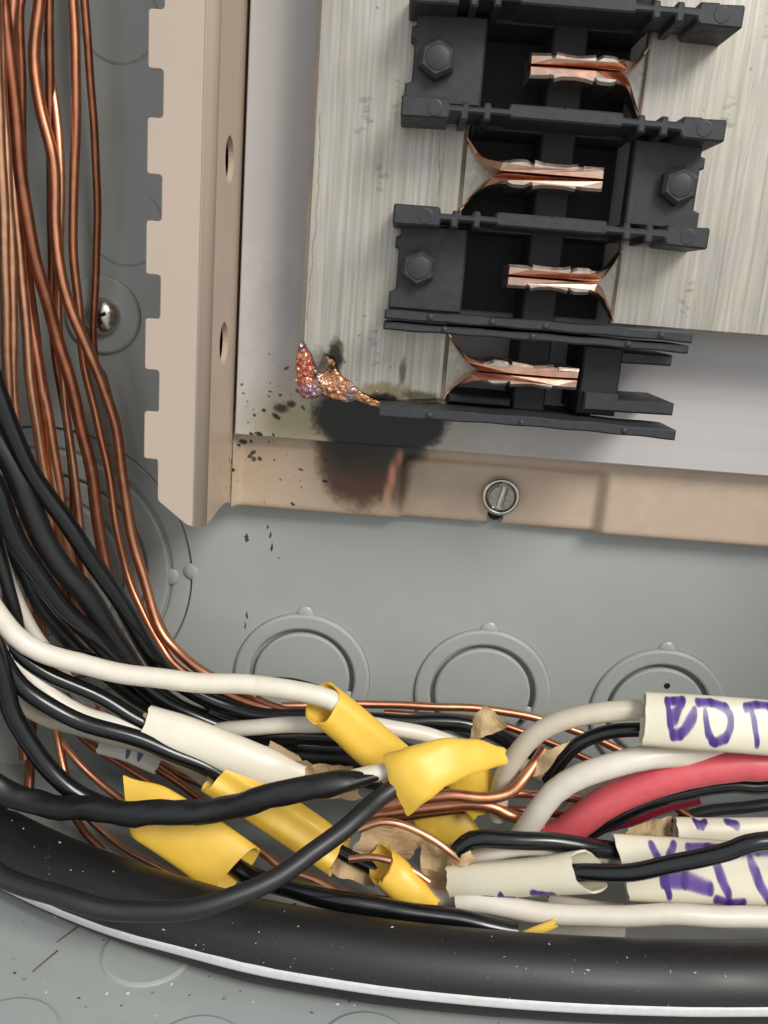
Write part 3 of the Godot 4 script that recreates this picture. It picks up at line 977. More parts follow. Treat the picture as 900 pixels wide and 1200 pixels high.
func bus_bars():
	var z0 := 30.8
	var z1 := 34.0
	var rect := Rect2(-30, -35, 130, 130)
	var left := thing("bus_bar", "tinned metal bus bar with a melted, burnt lower corner", "bus bar", "bus bars with copper stabs")
	var o := [Vector2(-27.2, 120), Vector2(-27.2, -15.5), Vector2(-26.2, -17.6), Vector2(-24.6, -19.5), Vector2(-23.4, -22.5), Vector2(-21.8, -24.0), Vector2(-20.4, -22.6), Vector2(-19.4, -19.8), Vector2(-18.2, -20.2), Vector2(-17.3, -22.6), Vector2(-15.5, -25.2), Vector2(-13, -26.6), Vector2(-10.4, -28.8), Vector2(-6.4, -30.6), Vector2(-1, -31.2), Vector2(14.5, -29.4)]
	o.append(Vector2(14.5, 120))
	var st := begin()
	prism(st, o, z0, z1, 1.3, rect)
	obj("bar", done(st), M.bus, left)
	for y in [-19.3, 31.5, 82.3]:
		st = begin()
		prism(st, tongue(y, 14.2, 1.0), 29.6, 32.6, 0.3, rect)
		obj("tongue", done(st), M.tin_shaded, left)
		stab(left, y, 14.5, 1.0, 30.4, 44.0)
	var copper := Color(0.60, 0.26, 0.12)
	var pale := Color(0.82, 0.50, 0.30)
	var red := Color(0.46, 0.08, 0.06)
	var violet := Color(0.17, 0.14, 0.25)
	var soot := Color(0.03, 0.025, 0.02)
	var silver := Color(0.42, 0.38, 0.38)
	obj("melted_metal", melt([
		[-25.4, -22.6, 3.0, 7.8, 4, [red, pale, red, copper, red]], [-23.6, -28.8, 3.4, 2.8, 0, [violet, silver, red, violet, silver]], [-19.3, -17.4, 1.7, 4.2, 24, [pale, copper, pale, pale]],
		[-17.3, -22.2, 1.3, 3.8, -24, [soot, soot, copper, soot]], [-15.0, -25.8, 5.2, 5.6, -30, [copper, pale, copper, red, pale]], [-19.4, -27.2, 4.0, 1.9, -35, [pale, copper, pale, soot]],
		[-11.6, -27.8, 2.0, 4.0, -24, [violet, silver, violet, silver]], [-8.0, -29.6, 6.8, 2.0, -22, [copper, pale, copper, pale]], [-12.4, -22.6, 2.0, 2.6, -30, [copper, soot, pale, soot]], [-22.0, -24.6, 0.9, 2.6, 20, [soot, silver, soot]]]), M.melt, left)
	var r := RandomNumberGenerator.new()
	r.seed = 23
	for q in [[-26.4, -17.2], [-28.0, -26.5], [-24.6, -31.4], [-19.6, -30.2], [-10.4, -25.0], [-5.0, -28.3], [-2.0, -31.4], [-14.4, -20.4]]:
		var s := r.randf_range(0.35, 0.75)
		obj("metal_bead", lump(Vector3(q[0] + r.randf_range(-.4, .4), q[1] + r.randf_range(-.4, .4), 33.6 + r.randf_range(-0.3, 0.3)), Vector3(s * r.randf_range(0.8, 1.5), s, s * 0.7), r.randf() * 90, [[copper, pale, soot], [soot, copper, red], [violet, silver, soot], [pale, copper, pale]][r.randi() % 4], r.randi() % 99, 0.3, 20, 12), M.melt, left)
	var right := thing("bus_bar", "tinned metal bus bar beside the ribs, clean, with a straight lower end", "bus bar", "bus bars with copper stabs")
	o = [Vector2(58.3, 120)]
	o.append_array([Vector2(58.3, -4.4), Vector2(150, -4.4), Vector2(150, 120)])
	st = begin()
	prism(st, o, z0, z1, 0.5, rect)
	obj("bar", done(st), M.bus, right)
	for y in [57.0, 6.2]:
		st = begin()
		prism(st, tongue(y, 58.6, -1.0), 29.6, 32.6, 0.3, rect)
		obj("tongue", done(st), M.tin_shaded, right)
		stab(right, y, 58.3, -0.88, 30.4, 44.0)


# ---------------------------------------------------------------- black moulding between the bars

func breaker_base():
	var b := thing("stab_insulator", "black plastic moulding of ribs that separates the copper stabs", "insulator")
	var rib := func(outline: Array, z1: float, webbed := true):
		var st := begin()
		prism(st, outline, 34.15, z1, 0.45)
		if webbed:
			var lo := 1e9
			var hi := -1e9
			for q in outline:
				if q.x > 20 and q.x < 55:
					lo = minf(lo, q.y)
					hi = maxf(hi, q.y)
			box(st, 16.0, 56.8, lo + 0.5, hi - 0.5, 14.2, 34.4, 0.0)
		obj("rib", done(st), M.plastic, b)
	# ribs with thick ends, a thick middle and small cross ridges
	var k := 0
	for y in [71.6, 46.2, 20.8, 97.0]:
		var o := []
		var d: float = [0.0, 0.3, -0.2, 0.0][k]
		var top := [[-3.6, 0.2], [-3.2, 0.6], [7.6, 0.6], [8.2, 0.2], [8.4, -0.9], [11.4, -0.9], [11.6, 0.0], [12.8, 0.0], [13.1, -1.0], [16.6, -1.0], [16.9, 0.2], [18.2, 0.2], [18.6, -0.8], [22.4 + d, -0.9], [22.9 + d, 0.4], [36, 0.4], [36.3, 0.15], [36.7, 0.4], [50.4 + d, 0.3], [50.8 + d, -0.7], [54.4, -0.9], [54.8, 0.2], [56.2, 0.2], [56.5, -0.9], [60.2, -0.9], [60.5, 0.3], [61.9, 0.3], [62.2, -0.7], [65.4, -0.7], [65.8, 0.6], [70.2, 0.7], [70.5, 0.4], [76.0, 0.6], [76.4, 0.2]]
		var low := [[76.4, -4.2], [76.0, -4.6], [66.2, -4.4], [65.6, -3.9], [65.2, -2.8], [62.4, -2.7], [62.2, -4.2], [60.4, -4.2], [60.2, -2.6], [56.8, -2.6], [56.6, -3.9], [54.9, -3.9], [54.6, -2.5], [50.8 + d, -2.5], [50.2 + d, -3.0], [23.2 + d, -2.9], [22.7 + d, -2.4], [18.6, -2.4], [18.4, -3.9], [16.8, -3.9], [16.6, -2.5], [13.1, -2.5], [12.9, -4.2], [11.2, -4.2], [10.9, -2.6], [8.6, -2.6], [8.2, -4.2], [-3.2, -4.4], [-3.6, -4.0]]
		for q in top + low:
			o.append(Vector2(q[0], y + q[1]))
		rib.call(o, 49.6)
		for x in [4.6, 71.0]:    # round ejector marks on the thick ends
			obj("boss", lathe([Vector2(0, 0.12), Vector2(1.7, 0.12), Vector2(1.95, 0.02), Vector2(2.3, -0.4)], Vector3(x, y - 1.9, 49.6), Vector3(0, 0, 1), 24, true), M.plastic, b.get_child(b.get_child_count() - 1))
		k += 1
	# two thin walls close together, then the last one
	for w in [[-3.9, 76.2, -4.9, 2.3, [8.0, 24.0, 38.0, 68.0], 49.8], [-4.0, 75.9, -8.0, 2.0, [12.0, 35.0, 60.0], 49.0], [-3.6, 75.8, -30.2, 2.6, [10.0, 34.5, 62.0], 49.8]]:
		var o := []
		var t: float = w[3]
		for i in 41:
			var x: float = lerpf(w[0], w[1], i / 40.0)
			var bow: float = 0.55 * sin(PI * i / 40.0) * (1.0 if w[2] < -20 else 0.3) + 0.12 * sin(i * 0.7)
			o.append(Vector2(x, w[2] + bow))
		for i in range(40, -1, -1):
			var x: float = lerpf(w[0], w[1], i / 40.0)
			var bow: float = 0.55 * sin(PI * i / 40.0) * (1.0 if w[2] < -20 else 0.3) + 0.10 * sin(i * 0.9 + 1.0)
			o.append(Vector2(x, w[2] + bow - t))
		rib.call(o, w[5])
		for x in w[4]:
			obj("moulding_mark", lathe([Vector2(0, 0.35), Vector2(0.8, 0.3), Vector2(1.1, -0.5)], Vector3(x, w[2] - t * 0.5 + 0.2, w[5]), Vector3(0, 0, 1), 14), M.plastic, b.get_child(b.get_child_count() - 1))
	# blocks bolted down on the bars
	for q in [[-2.6, 16.4, 47.0, 68.0, 1, 4.4, 57.2], [57.0, 75.6, 21.4, 42.6, -1, 69.2, 31.8], [-2.6, 16.4, -4.6, 17.4, 1, 4.0, 6.4]]:
		var st := begin()
		var e: float = q[0] if q[4] == 1 else q[1]
		var n: float = q[1] if q[4] == 1 else q[0]
		var s: float = q[4]
		prism(st, [Vector2(n, q[2]), Vector2(n, q[3]), Vector2(e + 1.2 * s, q[3]), Vector2(e + 1.2 * s, q[3] - 3.0), Vector2(e, q[3] - 3.4), Vector2(e, q[3] - 6), Vector2(e + 1.0 * s, q[3] - 6.4), Vector2(e + 1.0 * s, q[2] + 5.0), Vector2(e - 0.6 * s, q[2] + 4.4), Vector2(e - 0.6 * s, q[2])], 34.15, 39.6, 0.5)
		var block := obj("block", done(st), M.plastic, b)
		var hex := []
		for i in 6:
			hex.append(Vector2(q[5], q[6]) + Vector2.from_angle(deg_to_rad(60 * i + 27)) * 5.0)
		st = begin()
		prism(st, hex, 39.4, 43.2, 0.9)
		obj("hex_bolt", done(st), M.plastic, block)
		obj("bolt_crown", lathe([Vector2(0, 0.16), Vector2(2.7, 0.14), Vector2(3.1, 0.0), Vector2(3.2, -0.3)], Vector3(q[5], q[6], 43.2), Vector3(0, 0, 1), 24), M.plastic, block)
	var st := begin()
	box(st, 33.6, 42.6, -29.8, 110, 14.2, 35.0, 0.5)
	obj("spine", done(st), M.plastic_deep, b)
	st = begin()
	box(st, 15.2, 57.6, -3.6, 110, 14.1, 17.2, 0.0)
	obj("added_floor_plate", done(st), M.plastic_deep, b)  # black plate added under the upper ribs, darkens the recess
	st = begin()
	box(st, 51.0, 61.6, -29.0, -10.2, 14.2, 39.0, 0.5)
	obj("post", done(st), M.plastic_deep, b)
	st = begin()
	prism(st, [Vector2(52, -27.6), Vector2(76.6, -27.2), Vector2(76.6, -23.9), Vector2(61.4, -24.2), Vector2(61.2, -22.6), Vector2(52, -22.6)], 14.3, 42.0, 0.5)
	obj("arm", done(st), M.plastic, b)
	st = begin()
	prism(st, [Vector2(52, -14.6), Vector2(75.4, -14.2), Vector2(75.4, -11.2), Vector2(52, -11.2)], 20.0, 38.0, 0.5)
	obj("arm", done(st), M.plastic, b)
	st = begin()
	box(st, 15.5, 33.0, -29.0, -26.6, 14.2, 36.0, 0.5)
	obj("ledge", done(st), M.plastic_deep, b)


func screws():
	var s := thing("frame_screw", "round slotted steel screw holding the tan lower flange", "screw")
	var c := Vector3(37.0, -61.3, 4.6)
	obj("head", lathe([Vector2(0, 2.0), Vector2(4.0, 2.0), Vector2(4.5, 2.1), Vector2(4.9, 3.0), Vector2(5.4, 3.15), Vector2(6.0, 2.8), Vector2(6.3, 2.0), Vector2(6.3, -0.6)], c, Vector3(0, 0, 1), 56), M.steel, s)
	for k in 2:
		var st := begin()
		var o := []
		for i in 17:
			var a := deg_to_rad(lerpf(-71, 71, i / 16.0))
			o.append(Vector2(cos(a), sin(a)) * 3.9)
		var fr := Transform3D(Basis(Vector3(0, 0, 1), deg_to_rad(-12 + 180 * k)), c)
		prism(st, o, 1.8, 4.3, 0.9, Rect2(0, 0, 100, 100), true, fr)
		obj("slot_half", done(st), M.steel_dull, s)
	var bar := begin()
	prism(bar, [Vector2(-0.75, -3.9), Vector2(0.75, -3.9), Vector2(0.75, 3.9), Vector2(-0.75, 3.9)], 1.9, 3.3, 0.2, Rect2(0, 0, 100, 100), true, Transform3D(Basis(Vector3(0, 0, 1), deg_to_rad(-12)), c))
	obj("slot_gleam", done(bar), M.steel, s)  # brighter steel bar: the reflection in the slot, put into the material
	obj("added_stub", lathe([Vector2(0, 0.0), Vector2(2.4, 0.0), Vector2(2.4, -4.0)], Vector3(36.2, -67.4, 4.0), Vector3(0, 0, 1), 20, true), M.dark, s)  # black stub added behind the keyhole to make the opening dark


# ---------------------------------------------------------------- paper, dust

# a torn, creased piece of kraft paper between four corners
func paper(corners: Array, amp: float, sd: int) -> ArrayMesh:
	var nz := noise(0.09, 1, sd)
	var n := 9
	var st := begin()
	var nrm: Vector3 = (corners[1] - corners[0]).cross(corners[3] - corners[0]).normalized()
	var P := func(i: int, j: int) -> Vector3:
		var u := float(i) / n
		var v := float(j) / n
		var rag := 0.05 * nz.get_noise_2d(i * 19.0, j * 19.0 + 40)
		u = clampf(u + rag * (1.0 if i in [0, n] else 0.2), -0.08, 1.08)
		v = clampf(v + 0.05 * nz.get_noise_2d(i * 19.0 + 70, j * 19.0) * (1.0 if j in [0, n] else 0.2), -0.08, 1.08)
		var q: Vector3 = (corners[0].lerp(corners[1], u)).lerp(corners[3].lerp(corners[2], u), v)
		return q + nrm * amp * (nz.get_noise_2d(q.x * 1.3 + sd, q.y * 1.3) + 0.22 * nz.get_noise_2d(q.x * 3.0, q.y * 3.0))
	st.set_smooth_group(FLAT)
	for i in n:
		for j in n:
			var a: Vector3 = P.call(i, j)
			var b: Vector3 = P.call(i + 1, j)
			var c: Vector3 = P.call(i + 1, j + 1)
			var d: Vector3 = P.call(i, j + 1)
			var t := nrm * 0.12
			quad(st, a, b, c, d)
			quad(st, a - t, d - t, c - t, b - t)
			if j == 0:
				quad(st, a - t, b - t, b, a)
			if j == n - 1:
				quad(st, d, c, c - t, d - t)
			if i == 0:
				quad(st, a - t, a, d, d - t)
			if i == n - 1:
				quad(st, b, b - t, c - t, c)
	return done(st)

func fleck(st: SurfaceTool, c: Vector3, s: Vector3, col: Color, turn: float):
	var b := Basis(Vector3(0, 1, 0), turn)
	var p := [c + b * Vector3(s.x, 0, 0), c + b * Vector3(-s.x, 0, 0), c + b * Vector3(0, s.y, 0), c + b * Vector3(0, -s.y, 0), c + b * Vector3(0, 0, s.z), c + b * Vector3(0, 0, -s.z)]
	st.set_smooth_group(FLAT)
	st.set_color(col)
	for f in [[0, 2, 4], [4, 2, 1], [1, 2, 5], [5, 2, 0], [2, 0, 4], [0, 3, 4], [4, 3, 1], [1, 3, 5], [5, 3, 0]]:
		if f != [2, 0, 4]:
			tri(st, p[f[0]], p[f[2]], p[f[1]])

func debris():
	var m := mat(Color.WHITE, 0.6)
	m.vertex_color_use_as_albedo = true
	var st := begin()
	var r := RandomNumberGenerator.new()
	r.seed = 19
	for i in 420:
		var x := r.randf_range(-92, 40)
		var z := r.randf_range(62, 126)
		var s := 0.09 + 0.5 * pow(r.randf(), 6.0)
		var q := r.randf()
		var col := Color(0.60, 0.58, 0.54) if q < 0.55 else (Color(0.05, 0.04, 0.03) if q < 0.8 else Color(0.25, 0.13, 0.06))
		fleck(st, Vector3(x, BOTTOM + s * 0.4, z), Vector3(s * r.randf_range(1, 2.2), s * 0.7, s), col, r.randf() * TAU)
	var o := obj("dust", done(st), m)
	o.set_meta("kind", "stuff")
	tag(o, "grit and flecks scattered on the bottom of the grey box", "dust")
	# soot flecks thrown on the back wall under the flange
	st = begin()
	for q in [[-45.2, -83.5, 1.1, 1.6], [-37.2, -82.0, 0.5, 1.3], [-36.6, -86.0, 0.5, 1.8], [-38.2, -79.4, 0.4, 0.9], [-44.0, -111, 0.5, 1.5], [-44.4, -115, 0.4, 1.3], [-34, -90, 0.3, 0.6]]:
		for k in 4:
			fleck(st, Vector3(q[0] + r.randf_range(-.3, .3) * q[2], q[1] + r.randf_range(-.5, .5) * q[3], 0.0), Vector3(q[2] * 0.7, q[3] * 0.7, 0.12), Color(0.05, 0.05, 0.035), r.randf_range(-.3, .3))
	o = obj("soot_flecks", done(st), m)
	o.set_meta("kind", "stuff")
	tag(o, "dark soot flecks on the grey back wall below the tan flange", "soot")
	for q in [[-76, 82, 5.0, 0.4], [-78, 92, 6.5, 0.15]]:
		var p := PackedVector3Array([Vector3(q[0] + 1.5, BOTTOM + 0.5, q[1] - q[2] * 0.6), Vector3(q[0], BOTTOM + 0.7, q[1]), Vector3(q[0] - 1.8, BOTTOM + 0.5, q[1] + q[2] * 0.6)])
		var sl := obj("paper_sliver", tube(p, 0.28, 0.3, 8, 0.0, 0.4), M.paper_dark)
		tag(sl, "thin brown sliver on the box bottom, " + ("the shorter one nearer the cable" if q[3] == 0.4 else "the longer one farther from the cable"), "sliver")

# the big cable with a pale stripe pressed into its skin, lying on the bottom of the box
func thick_cable(nums: Array, r: float):
	var c := thing("thick_cable", "thick black cable with a white stripe lying on the box bottom, dusty", "cable")
	var path := path_of(nums)
	obj("sheath", tube(path, r, 0.0, 40), M.cable, c)
	# the stripe: a thin band that follows the skin on the lower front
	var s := smooth_path(path, 3.0)
	var p: PackedVector3Array = s[0]
	var st := begin()
	st.set_smooth_group(0)
	var rows := []
	for i in p.size():
		var t := (p[mini(i + 1, p.size() - 1)] - p[maxi(i - 1, 0)]).normalized()
		var n := (Vector3(0, 0, 1) - t * t.z).normalized()
		var b := t.cross(n)
		var row := []
		for k in 7:
			var a := deg_to_rad(lerpf(STRIPE_FROM, STRIPE_TO, k / 6.0) + 14.0 * smoothstep(-20.0, -75.0, p[i].x))
			row.append(p[i] + (n * cos(a) + b * sin(a)) * (r + (0.28 if k > 0 and k < 6 else -0.5)))
		rows.append(row)
	for i in p.size() - 1:
		for k in 6:
			quad(st, rows[i][k], rows[i][k + 1], rows[i + 1][k + 1], rows[i + 1][k])
	obj("stripe", done(st), M.stripe, c)
	st = begin()
	var rr := RandomNumberGenerator.new()
	rr.seed = 77
	for i in 850:
		var j := rr.randi() % (p.size() - 1)
		var t := (p[j + 1] - p[j]).normalized()
		var n := (Vector3(0, 0, 1) - t * t.z).normalized()
		var b := n.cross(t)
		var a := deg_to_rad(rr.randf_range(-95, 8))
		var q := p[j].lerp(p[j + 1], rr.randf()) + (n * cos(a) - b * sin(a)) * (r + 0.08)
		var z := 0.06 + 0.32 * pow(rr.randf(), 5.0)
		fleck(st, q, Vector3(z, z, z) * Vector3(rr.randf_range(0.8, 1.8), 0.8, 0.8), Color(0.45, 0.44, 0.41) if rr.randf() < 0.8 else Color(0.45, 0.3, 0.16), rr.randf() * TAU)
	var m := mat(Color.WHITE, 0.6)
	m.vertex_color_use_as_albedo = true
	var o := obj("dust", done(st), m, c)
	o.set_meta("kind", "stuff")

const STRIPE_FROM := -9.0
const STRIPE_TO := 11.0


# ---------------------------------------------------------------- wires and jackets; numbers are x, y, z in mm, one after the other

func wire(called: String, label: String, category: String, group: String, m: Material, r: float, nums: Array, wobble := 0.25, seg := 14, wrap := 0.0, taper := 1.0):
	tag(obj(called, tube(path_of(nums), r, wobble, seg, wrap, taper), m), label, category, group)

func sleeve(called: String, label: String, category: String, group: String, m: Material, nums: Array, aw: Array, bw: Array, up: Vector3, o := {}):
	tag(obj(called, jacket(path_of(nums), aw, bw, up, o), m), label, category, group)

func wiring():
	wire("copper_wire", "rightmost bare copper wire hanging past the wall screw, nearest the notched rail", "wire", "bare copper wires bundled down the side of the box", M.copper_dark, 1.14, [-95.7, 300.0, 17.0, -94.0, 160.0, 16.6, -93.6, 83.5, 16.0, -93.2, 70.9, 16.0, -91.7, 49.6, 15.0, -91.0, 27.2, 13.0, -92.0, 3.4, 10.0, -93.2, -19.4, 9.0, -92.8, -29.9, 8.0, -90.9, -32.4, 8.0, -87.1, -45.4, 9.0, -83.5, -64.3, 9.0, -79.8, -83.6, 10.0, -75.1, -100.1, 12.0, -68.9, -111.3, 16.0, -60.8, -118.8, 20.0, -47.1, -124.4, 26.0, -27.3, -129.6, 30.0, -2.7, -132.3, 32.0], 0.13)
	wire("copper_wire", "second bare copper wire from the rail, straight above the wall screw", "wire", "bare copper wires bundled down the side of the box", M.copper, 1.35, [-98.9, 300.0, 22.0, -93.7, 160.0, 21.2, -95.4, 82.7, 18.0, -95.5, 70.2, 18.0, -95.0, 48.7, 18.0, -95.8, 26.4, 17.0, -96.8, 7.6, 16.0, -96.0, -9.4, 15.0, -94.4, -29.5, 14.0, -90.6, -46.4, 13.0, -87.2, -62.9, 13.0, -84.6, -80.1, 14.0, -81.8, -91.2, 14.0, -77.3, -101.8, 16.0, -69.2, -114.2, 20.0, -61.2, -122.1, 24.0, -43.8, -127.6, 28.0, -25.8, -130.9, 30.0], 0.13)
	wire("copper_wire", "bare copper wire that crosses over its neighbour beside the wall screw", "wire", "bare copper wires bundled down the side of the box", M.copper, 1.64, [-100.7, 300.0, 24.2, -102.7, 160.0, 23.1, -102.9, 80.8, 22.0, -103.3, 68.5, 22.0, -104.7, 53.7, 22.0, -103.6, 41.9, 22.0, -100.4, 28.8, 22.0, -99.7, 11.7, 22.0, -97.5, -5.3, 22.0, -91.8, -23.3, 20.0, -87.9, -33.8, 18.0, -84.1, -46.8, 16.0, -82.0, -62.1, 15.0, -79.7, -79.1, 16.0, -75.2, -92.8, 18.0, -69.3, -108.3, 20.0, -62.9, -115.8, 22.0, -52.6, -121.3, 26.0, -35.8, -126.9, 28.0], 0.13)
	wire("copper_wire", "bare copper wire close beside the crossing one, bending under it", "wire", "bare copper wires bundled down the side of the box", M.copper_dark, 1.25, [-104.3, 300.0, 20.1, -102.9, 160.0, 22.7, -101.7, 81.9, 19.0, -101.9, 69.5, 19.0, -102.4, 48.2, 18.0, -102.5, 32.7, 17.0, -103.4, 2.3, 16.0, -103.1, -22.5, 15.0, -100.7, -40.3, 15.0, -98.0, -63.4, 15.0, -97.4, -80.8, 15.0, -93.9, -100.2, 16.0, -84.9, -119.3, 18.0, -72.6, -129.9, 22.0, -55.3, -138.0, 24.0], 0.13)
	wire("copper_wire", "thin shiny copper wire joining the crossing wire from its right", "wire", "bare copper wires bundled down the side of the box", M.copper_pale, 1.21, [-106.5, 63.5, 8.0, -103.4, 52.3, 14.0, -100.8, 41.7, 18.0, -98.8, 25.8, 20.0, -99.5, 2.5, 19.0, -100.8, -17.1, 18.0, -99.2, -40.0, 17.0, -96.5, -63.7, 17.0, -94.5, -85.7, 17.0, -89.9, -107.9, 18.0, -81.5, -121.1, 20.0], 0.13)
	wire("copper_wire", "thick dark copper wire in front, slanting from the top corner to the black wires", "wire", "bare copper wires bundled down the side of the box", M.copper_dark, 1.86, [-106.2, 300.0, 42.1, -107.6, 160.0, 34.8, -108.8, 76.4, 34.0, -108.3, 64.7, 34.0, -106.9, 49.9, 33.0, -105.9, 34.5, 32.0, -105.1, 18.4, 31.0, -103.2, 4.1, 30.0, -100.4, -9.6, 28.0, -98.4, -19.1, 26.0, -95.1, -31.2, 25.0, -92.3, -45.0, 24.0, -89.4, -61.9, 23.0, -86.9, -80.8, 22.0, -83.2, -95.9, 22.0, -76.3, -110.3, 24.0, -66.1, -123.1, 26.0, -49.2, -131.0, 28.0], 0.13)
	wire("copper_wire", "copper wire at the top edge, just right of the corner, its front lit", "wire", "bare copper wires bundled down the side of the box", M.copper, 1.68, [-107.9, 300.0, 36.3, -105.4, 160.0, 33.4, -106.4, 77.9, 30.0, -106.9, 65.9, 30.0, -107.8, 57.8, 30.0, -107.7, 49.7, 29.0, -107.2, 32.9, 28.0, -106.9, 13.1, 27.0, -106.5, -5.4, 26.0, -104.3, -26.9, 25.0, -102.0, -44.5, 24.0, -99.5, -62.7, 23.0, -98.0, -79.0, 22.0, -94.7, -101.8, 20.0, -89.8, -118.9, 20.0], 0.13)
	wire("copper_wire", "copper wire half hidden behind the lit one near the top corner", "wire", "bare copper wires bundled down the side of the box", M.copper_dark, 1.33, [-105.1, 300.0, 22.9, -107.7, 160.0, 24.7, -108.1, 80.5, 22.0, -108.5, 64.0, 22.0, -109.1, 47.1, 21.0, -109.9, 29.5, 20.0, -109.2, 6.4, 20.0, -107.2, -17.5, 20.0, -105.4, -40.2, 19.0, -103.6, -64.0, 18.0, -101.2, -85.9, 18.0, -97.4, -114.4, 18.0], 0.13)
	wire("copper_wire", "pale copper wire reaching down the outer side of the bundle", "wire", "bare copper wires bundled down the side of the box", M.copper_pale, 1.50, [-107.0, 300.0, 41.8, -107.2, 160.0, 40.4, -107.1, 74.5, 40.0, -107.3, 51.3, 40.0, -107.8, 35.3, 39.0, -107.6, 18.6, 38.0, -107.8, 1.2, 37.0, -108.5, -17.1, 36.0, -109.5, -38.7, 34.0, -111.1, -62.1, 30.0, -112.0, -83.9, 28.0, -113.8, -107.6, 24.0, -110.4, -127.8, 24.0], 0.13)
	wire("copper_wire", "pale copper wire second from the outer side of the bundle", "wire", "bare copper wires bundled down the side of the box", M.copper_pale, 1.43, [-104.5, 300.0, 44.7, -107.8, 160.0, 37.2, -108.0, 75.8, 36.0, -108.3, 48.1, 36.0, -107.1, 27.4, 36.0, -107.1, 1.3, 35.0, -107.5, -17.1, 34.0, -108.4, -38.9, 32.0, -108.5, -62.1, 29.0, -108.7, -84.2, 26.0, -107.8, -107.2, 24.0, -105.0, -130.3, 24.0, -100.1, -141.8, 30.0], 0.13)
	wire("copper_wire", "lit copper wire passing behind the topmost black wire", "wire", "bare copper wires bundled down the side of the box", M.copper_pale, 1.48, [-108.6, 53.1, 32.0, -107.5, 23.8, 31.0, -107.1, 1.5, 30.0, -106.2, -14.8, 29.0, -105.2, -31.7, 28.0, -103.9, -52.0, 26.0, -102.4, -70.7, 24.0, -101.8, -87.6, 22.0, -99.6, -108.0, 20.0, -94.7, -127.3, 22.0], 0.13)
	wire("copper_wire", "copper wire bowing out between the lit and the thick dark one", "wire", "bare copper wires bundled down the side of the box", M.copper, 1.49, [-108.1, 28.6, 27.0, -107.1, 3.9, 27.0, -105.7, -14.8, 26.0, -103.5, -34.3, 25.0, -101.6, -52.2, 24.0, -100.1, -68.1, 23.0, -99.0, -84.9, 21.0, -95.7, -101.9, 20.0, -91.8, -116.5, 19.0], 0.13)
	wire("copper_wire", "copper wire glimpsed between the black wires, running straight down", "wire", "bare copper wires bundled down the side of the box", M.copper, 1.48, [-110.6, -65.2, 15.0, -110.1, -87.8, 14.0, -108.6, -111.0, 14.0, -106.7, -131.1, 16.0, -104.5, -138.1, 20.0], 0.13)
	wire("copper_wire", "dark copper wire deep behind the white wires at the edge", "wire", "bare copper wires bundled down the side of the box", M.copper_dark, 1.80, [-119.3, -65.7, 16.0, -119.9, -88.3, 15.0, -119.3, -111.9, 14.0, -118.6, -129.9, 14.0, -115.9, -147.3, 16.0, -112.8, -160.6, 20.0], 0.13)
	wire("copper_wire", "copper wire dropping between the wide black wire and the white loops", "wire", "bare copper wires curving under the black and white wires", M.copper, 1.31, [-108.5, -103.6, 18.0, -106.4, -123.2, 20.0, -101.0, -137.9, 26.0, -97.5, -149.1, 30.0, -93.9, -157.6, 34.0], 0.13)
	wire("copper_wire", "short double copper strand standing behind the taped wire", "wire", "bare copper wires curving under the black and white wires", M.copper_dark, 1.69, [-112.3, -140.8, 16.0, -112.6, -153.3, 16.0, -113.1, -166.2, 16.0, -112.5, -172.7, 18.5], 0.13)
	wire("copper_wire", "outer copper wire of the fan curving toward the yellow flap", "wire", "bare copper wires curving under the black and white wires", M.copper, 1.16, [-109.3, -126.5, 20.0, -104.5, -136.2, 24.0, -99.3, -145.2, 28.0, -92.2, -152.0, 31.0, -85.0, -157.5, 33.0, -76.4, -161.9, 36.0, -67.1, -164.6, 40.0], 0.13)
	wire("copper_wire", "second copper wire of the fan under the white jackets", "wire", "bare copper wires curving under the black and white wires", M.copper_dark, 1.31, [-103.8, -132.0, 20.0, -98.2, -142.7, 22.0, -89.3, -149.0, 26.0, -75.5, -154.7, 30.0, -60.7, -160.8, 34.0, -49.2, -164.0, 36.0], 0.13)
	wire("copper_wire", "third copper wire of the fan under the white jackets", "wire", "bare copper wires curving under the black and white wires", M.copper_dark, 1.32, [-100.3, -129.6, 18.0, -92.7, -142.7, 20.0, -81.6, -149.4, 24.0, -67.8, -154.6, 28.0, -54.5, -161.5, 31.0, -44.1, -166.4, 34.0], 0.13)
	wire("copper_wire", "fourth copper wire of the fan, reaching under the corrugated yellow jacket", "wire", "bare copper wires curving under the black and white wires", M.copper_dark, 1.33, [-95.5, -134.7, 16.0, -87.7, -145.4, 18.0, -75.1, -153.1, 22.0, -61.6, -158.0, 25.0, -48.3, -161.2, 28.0, -36.3, -165.5, 32.0], 0.13)
	wire("copper_wire", "innermost copper wire of the fan beneath the printed scrap", "wire", "bare copper wires curving under the black and white wires", M.copper, 1.20, [-89.6, -142.9, 14.0, -80.9, -151.6, 17.0, -68.6, -156.8, 20.0, -55.0, -158.6, 23.0, -41.7, -160.3, 26.0], 0.13)
	wire("copper_wire", "copper wire emerging below the taped wire, nearest the thick cable", "wire", "bare copper wires curving under the black and white wires", M.copper, 1.24, [-91.8, -163.7, 40.0, -87.1, -165.8, 44.0, -82.9, -167.5, 48.0, -76.6, -170.1, 52.0], 0.13)
	wire("copper_wire", "copper wire running along the lower side of the big yellow flap", "wire", "bare copper wires curving under the black and white wires", M.copper_pale, 1.22, [-89.1, -160.5, 40.0, -82.0, -163.5, 46.0, -74.6, -166.9, 50.0, -67.5, -168.5, 54.0, -53.9, -169.9, 60.0, -43.0, -171.1, 64.0], 0.13)
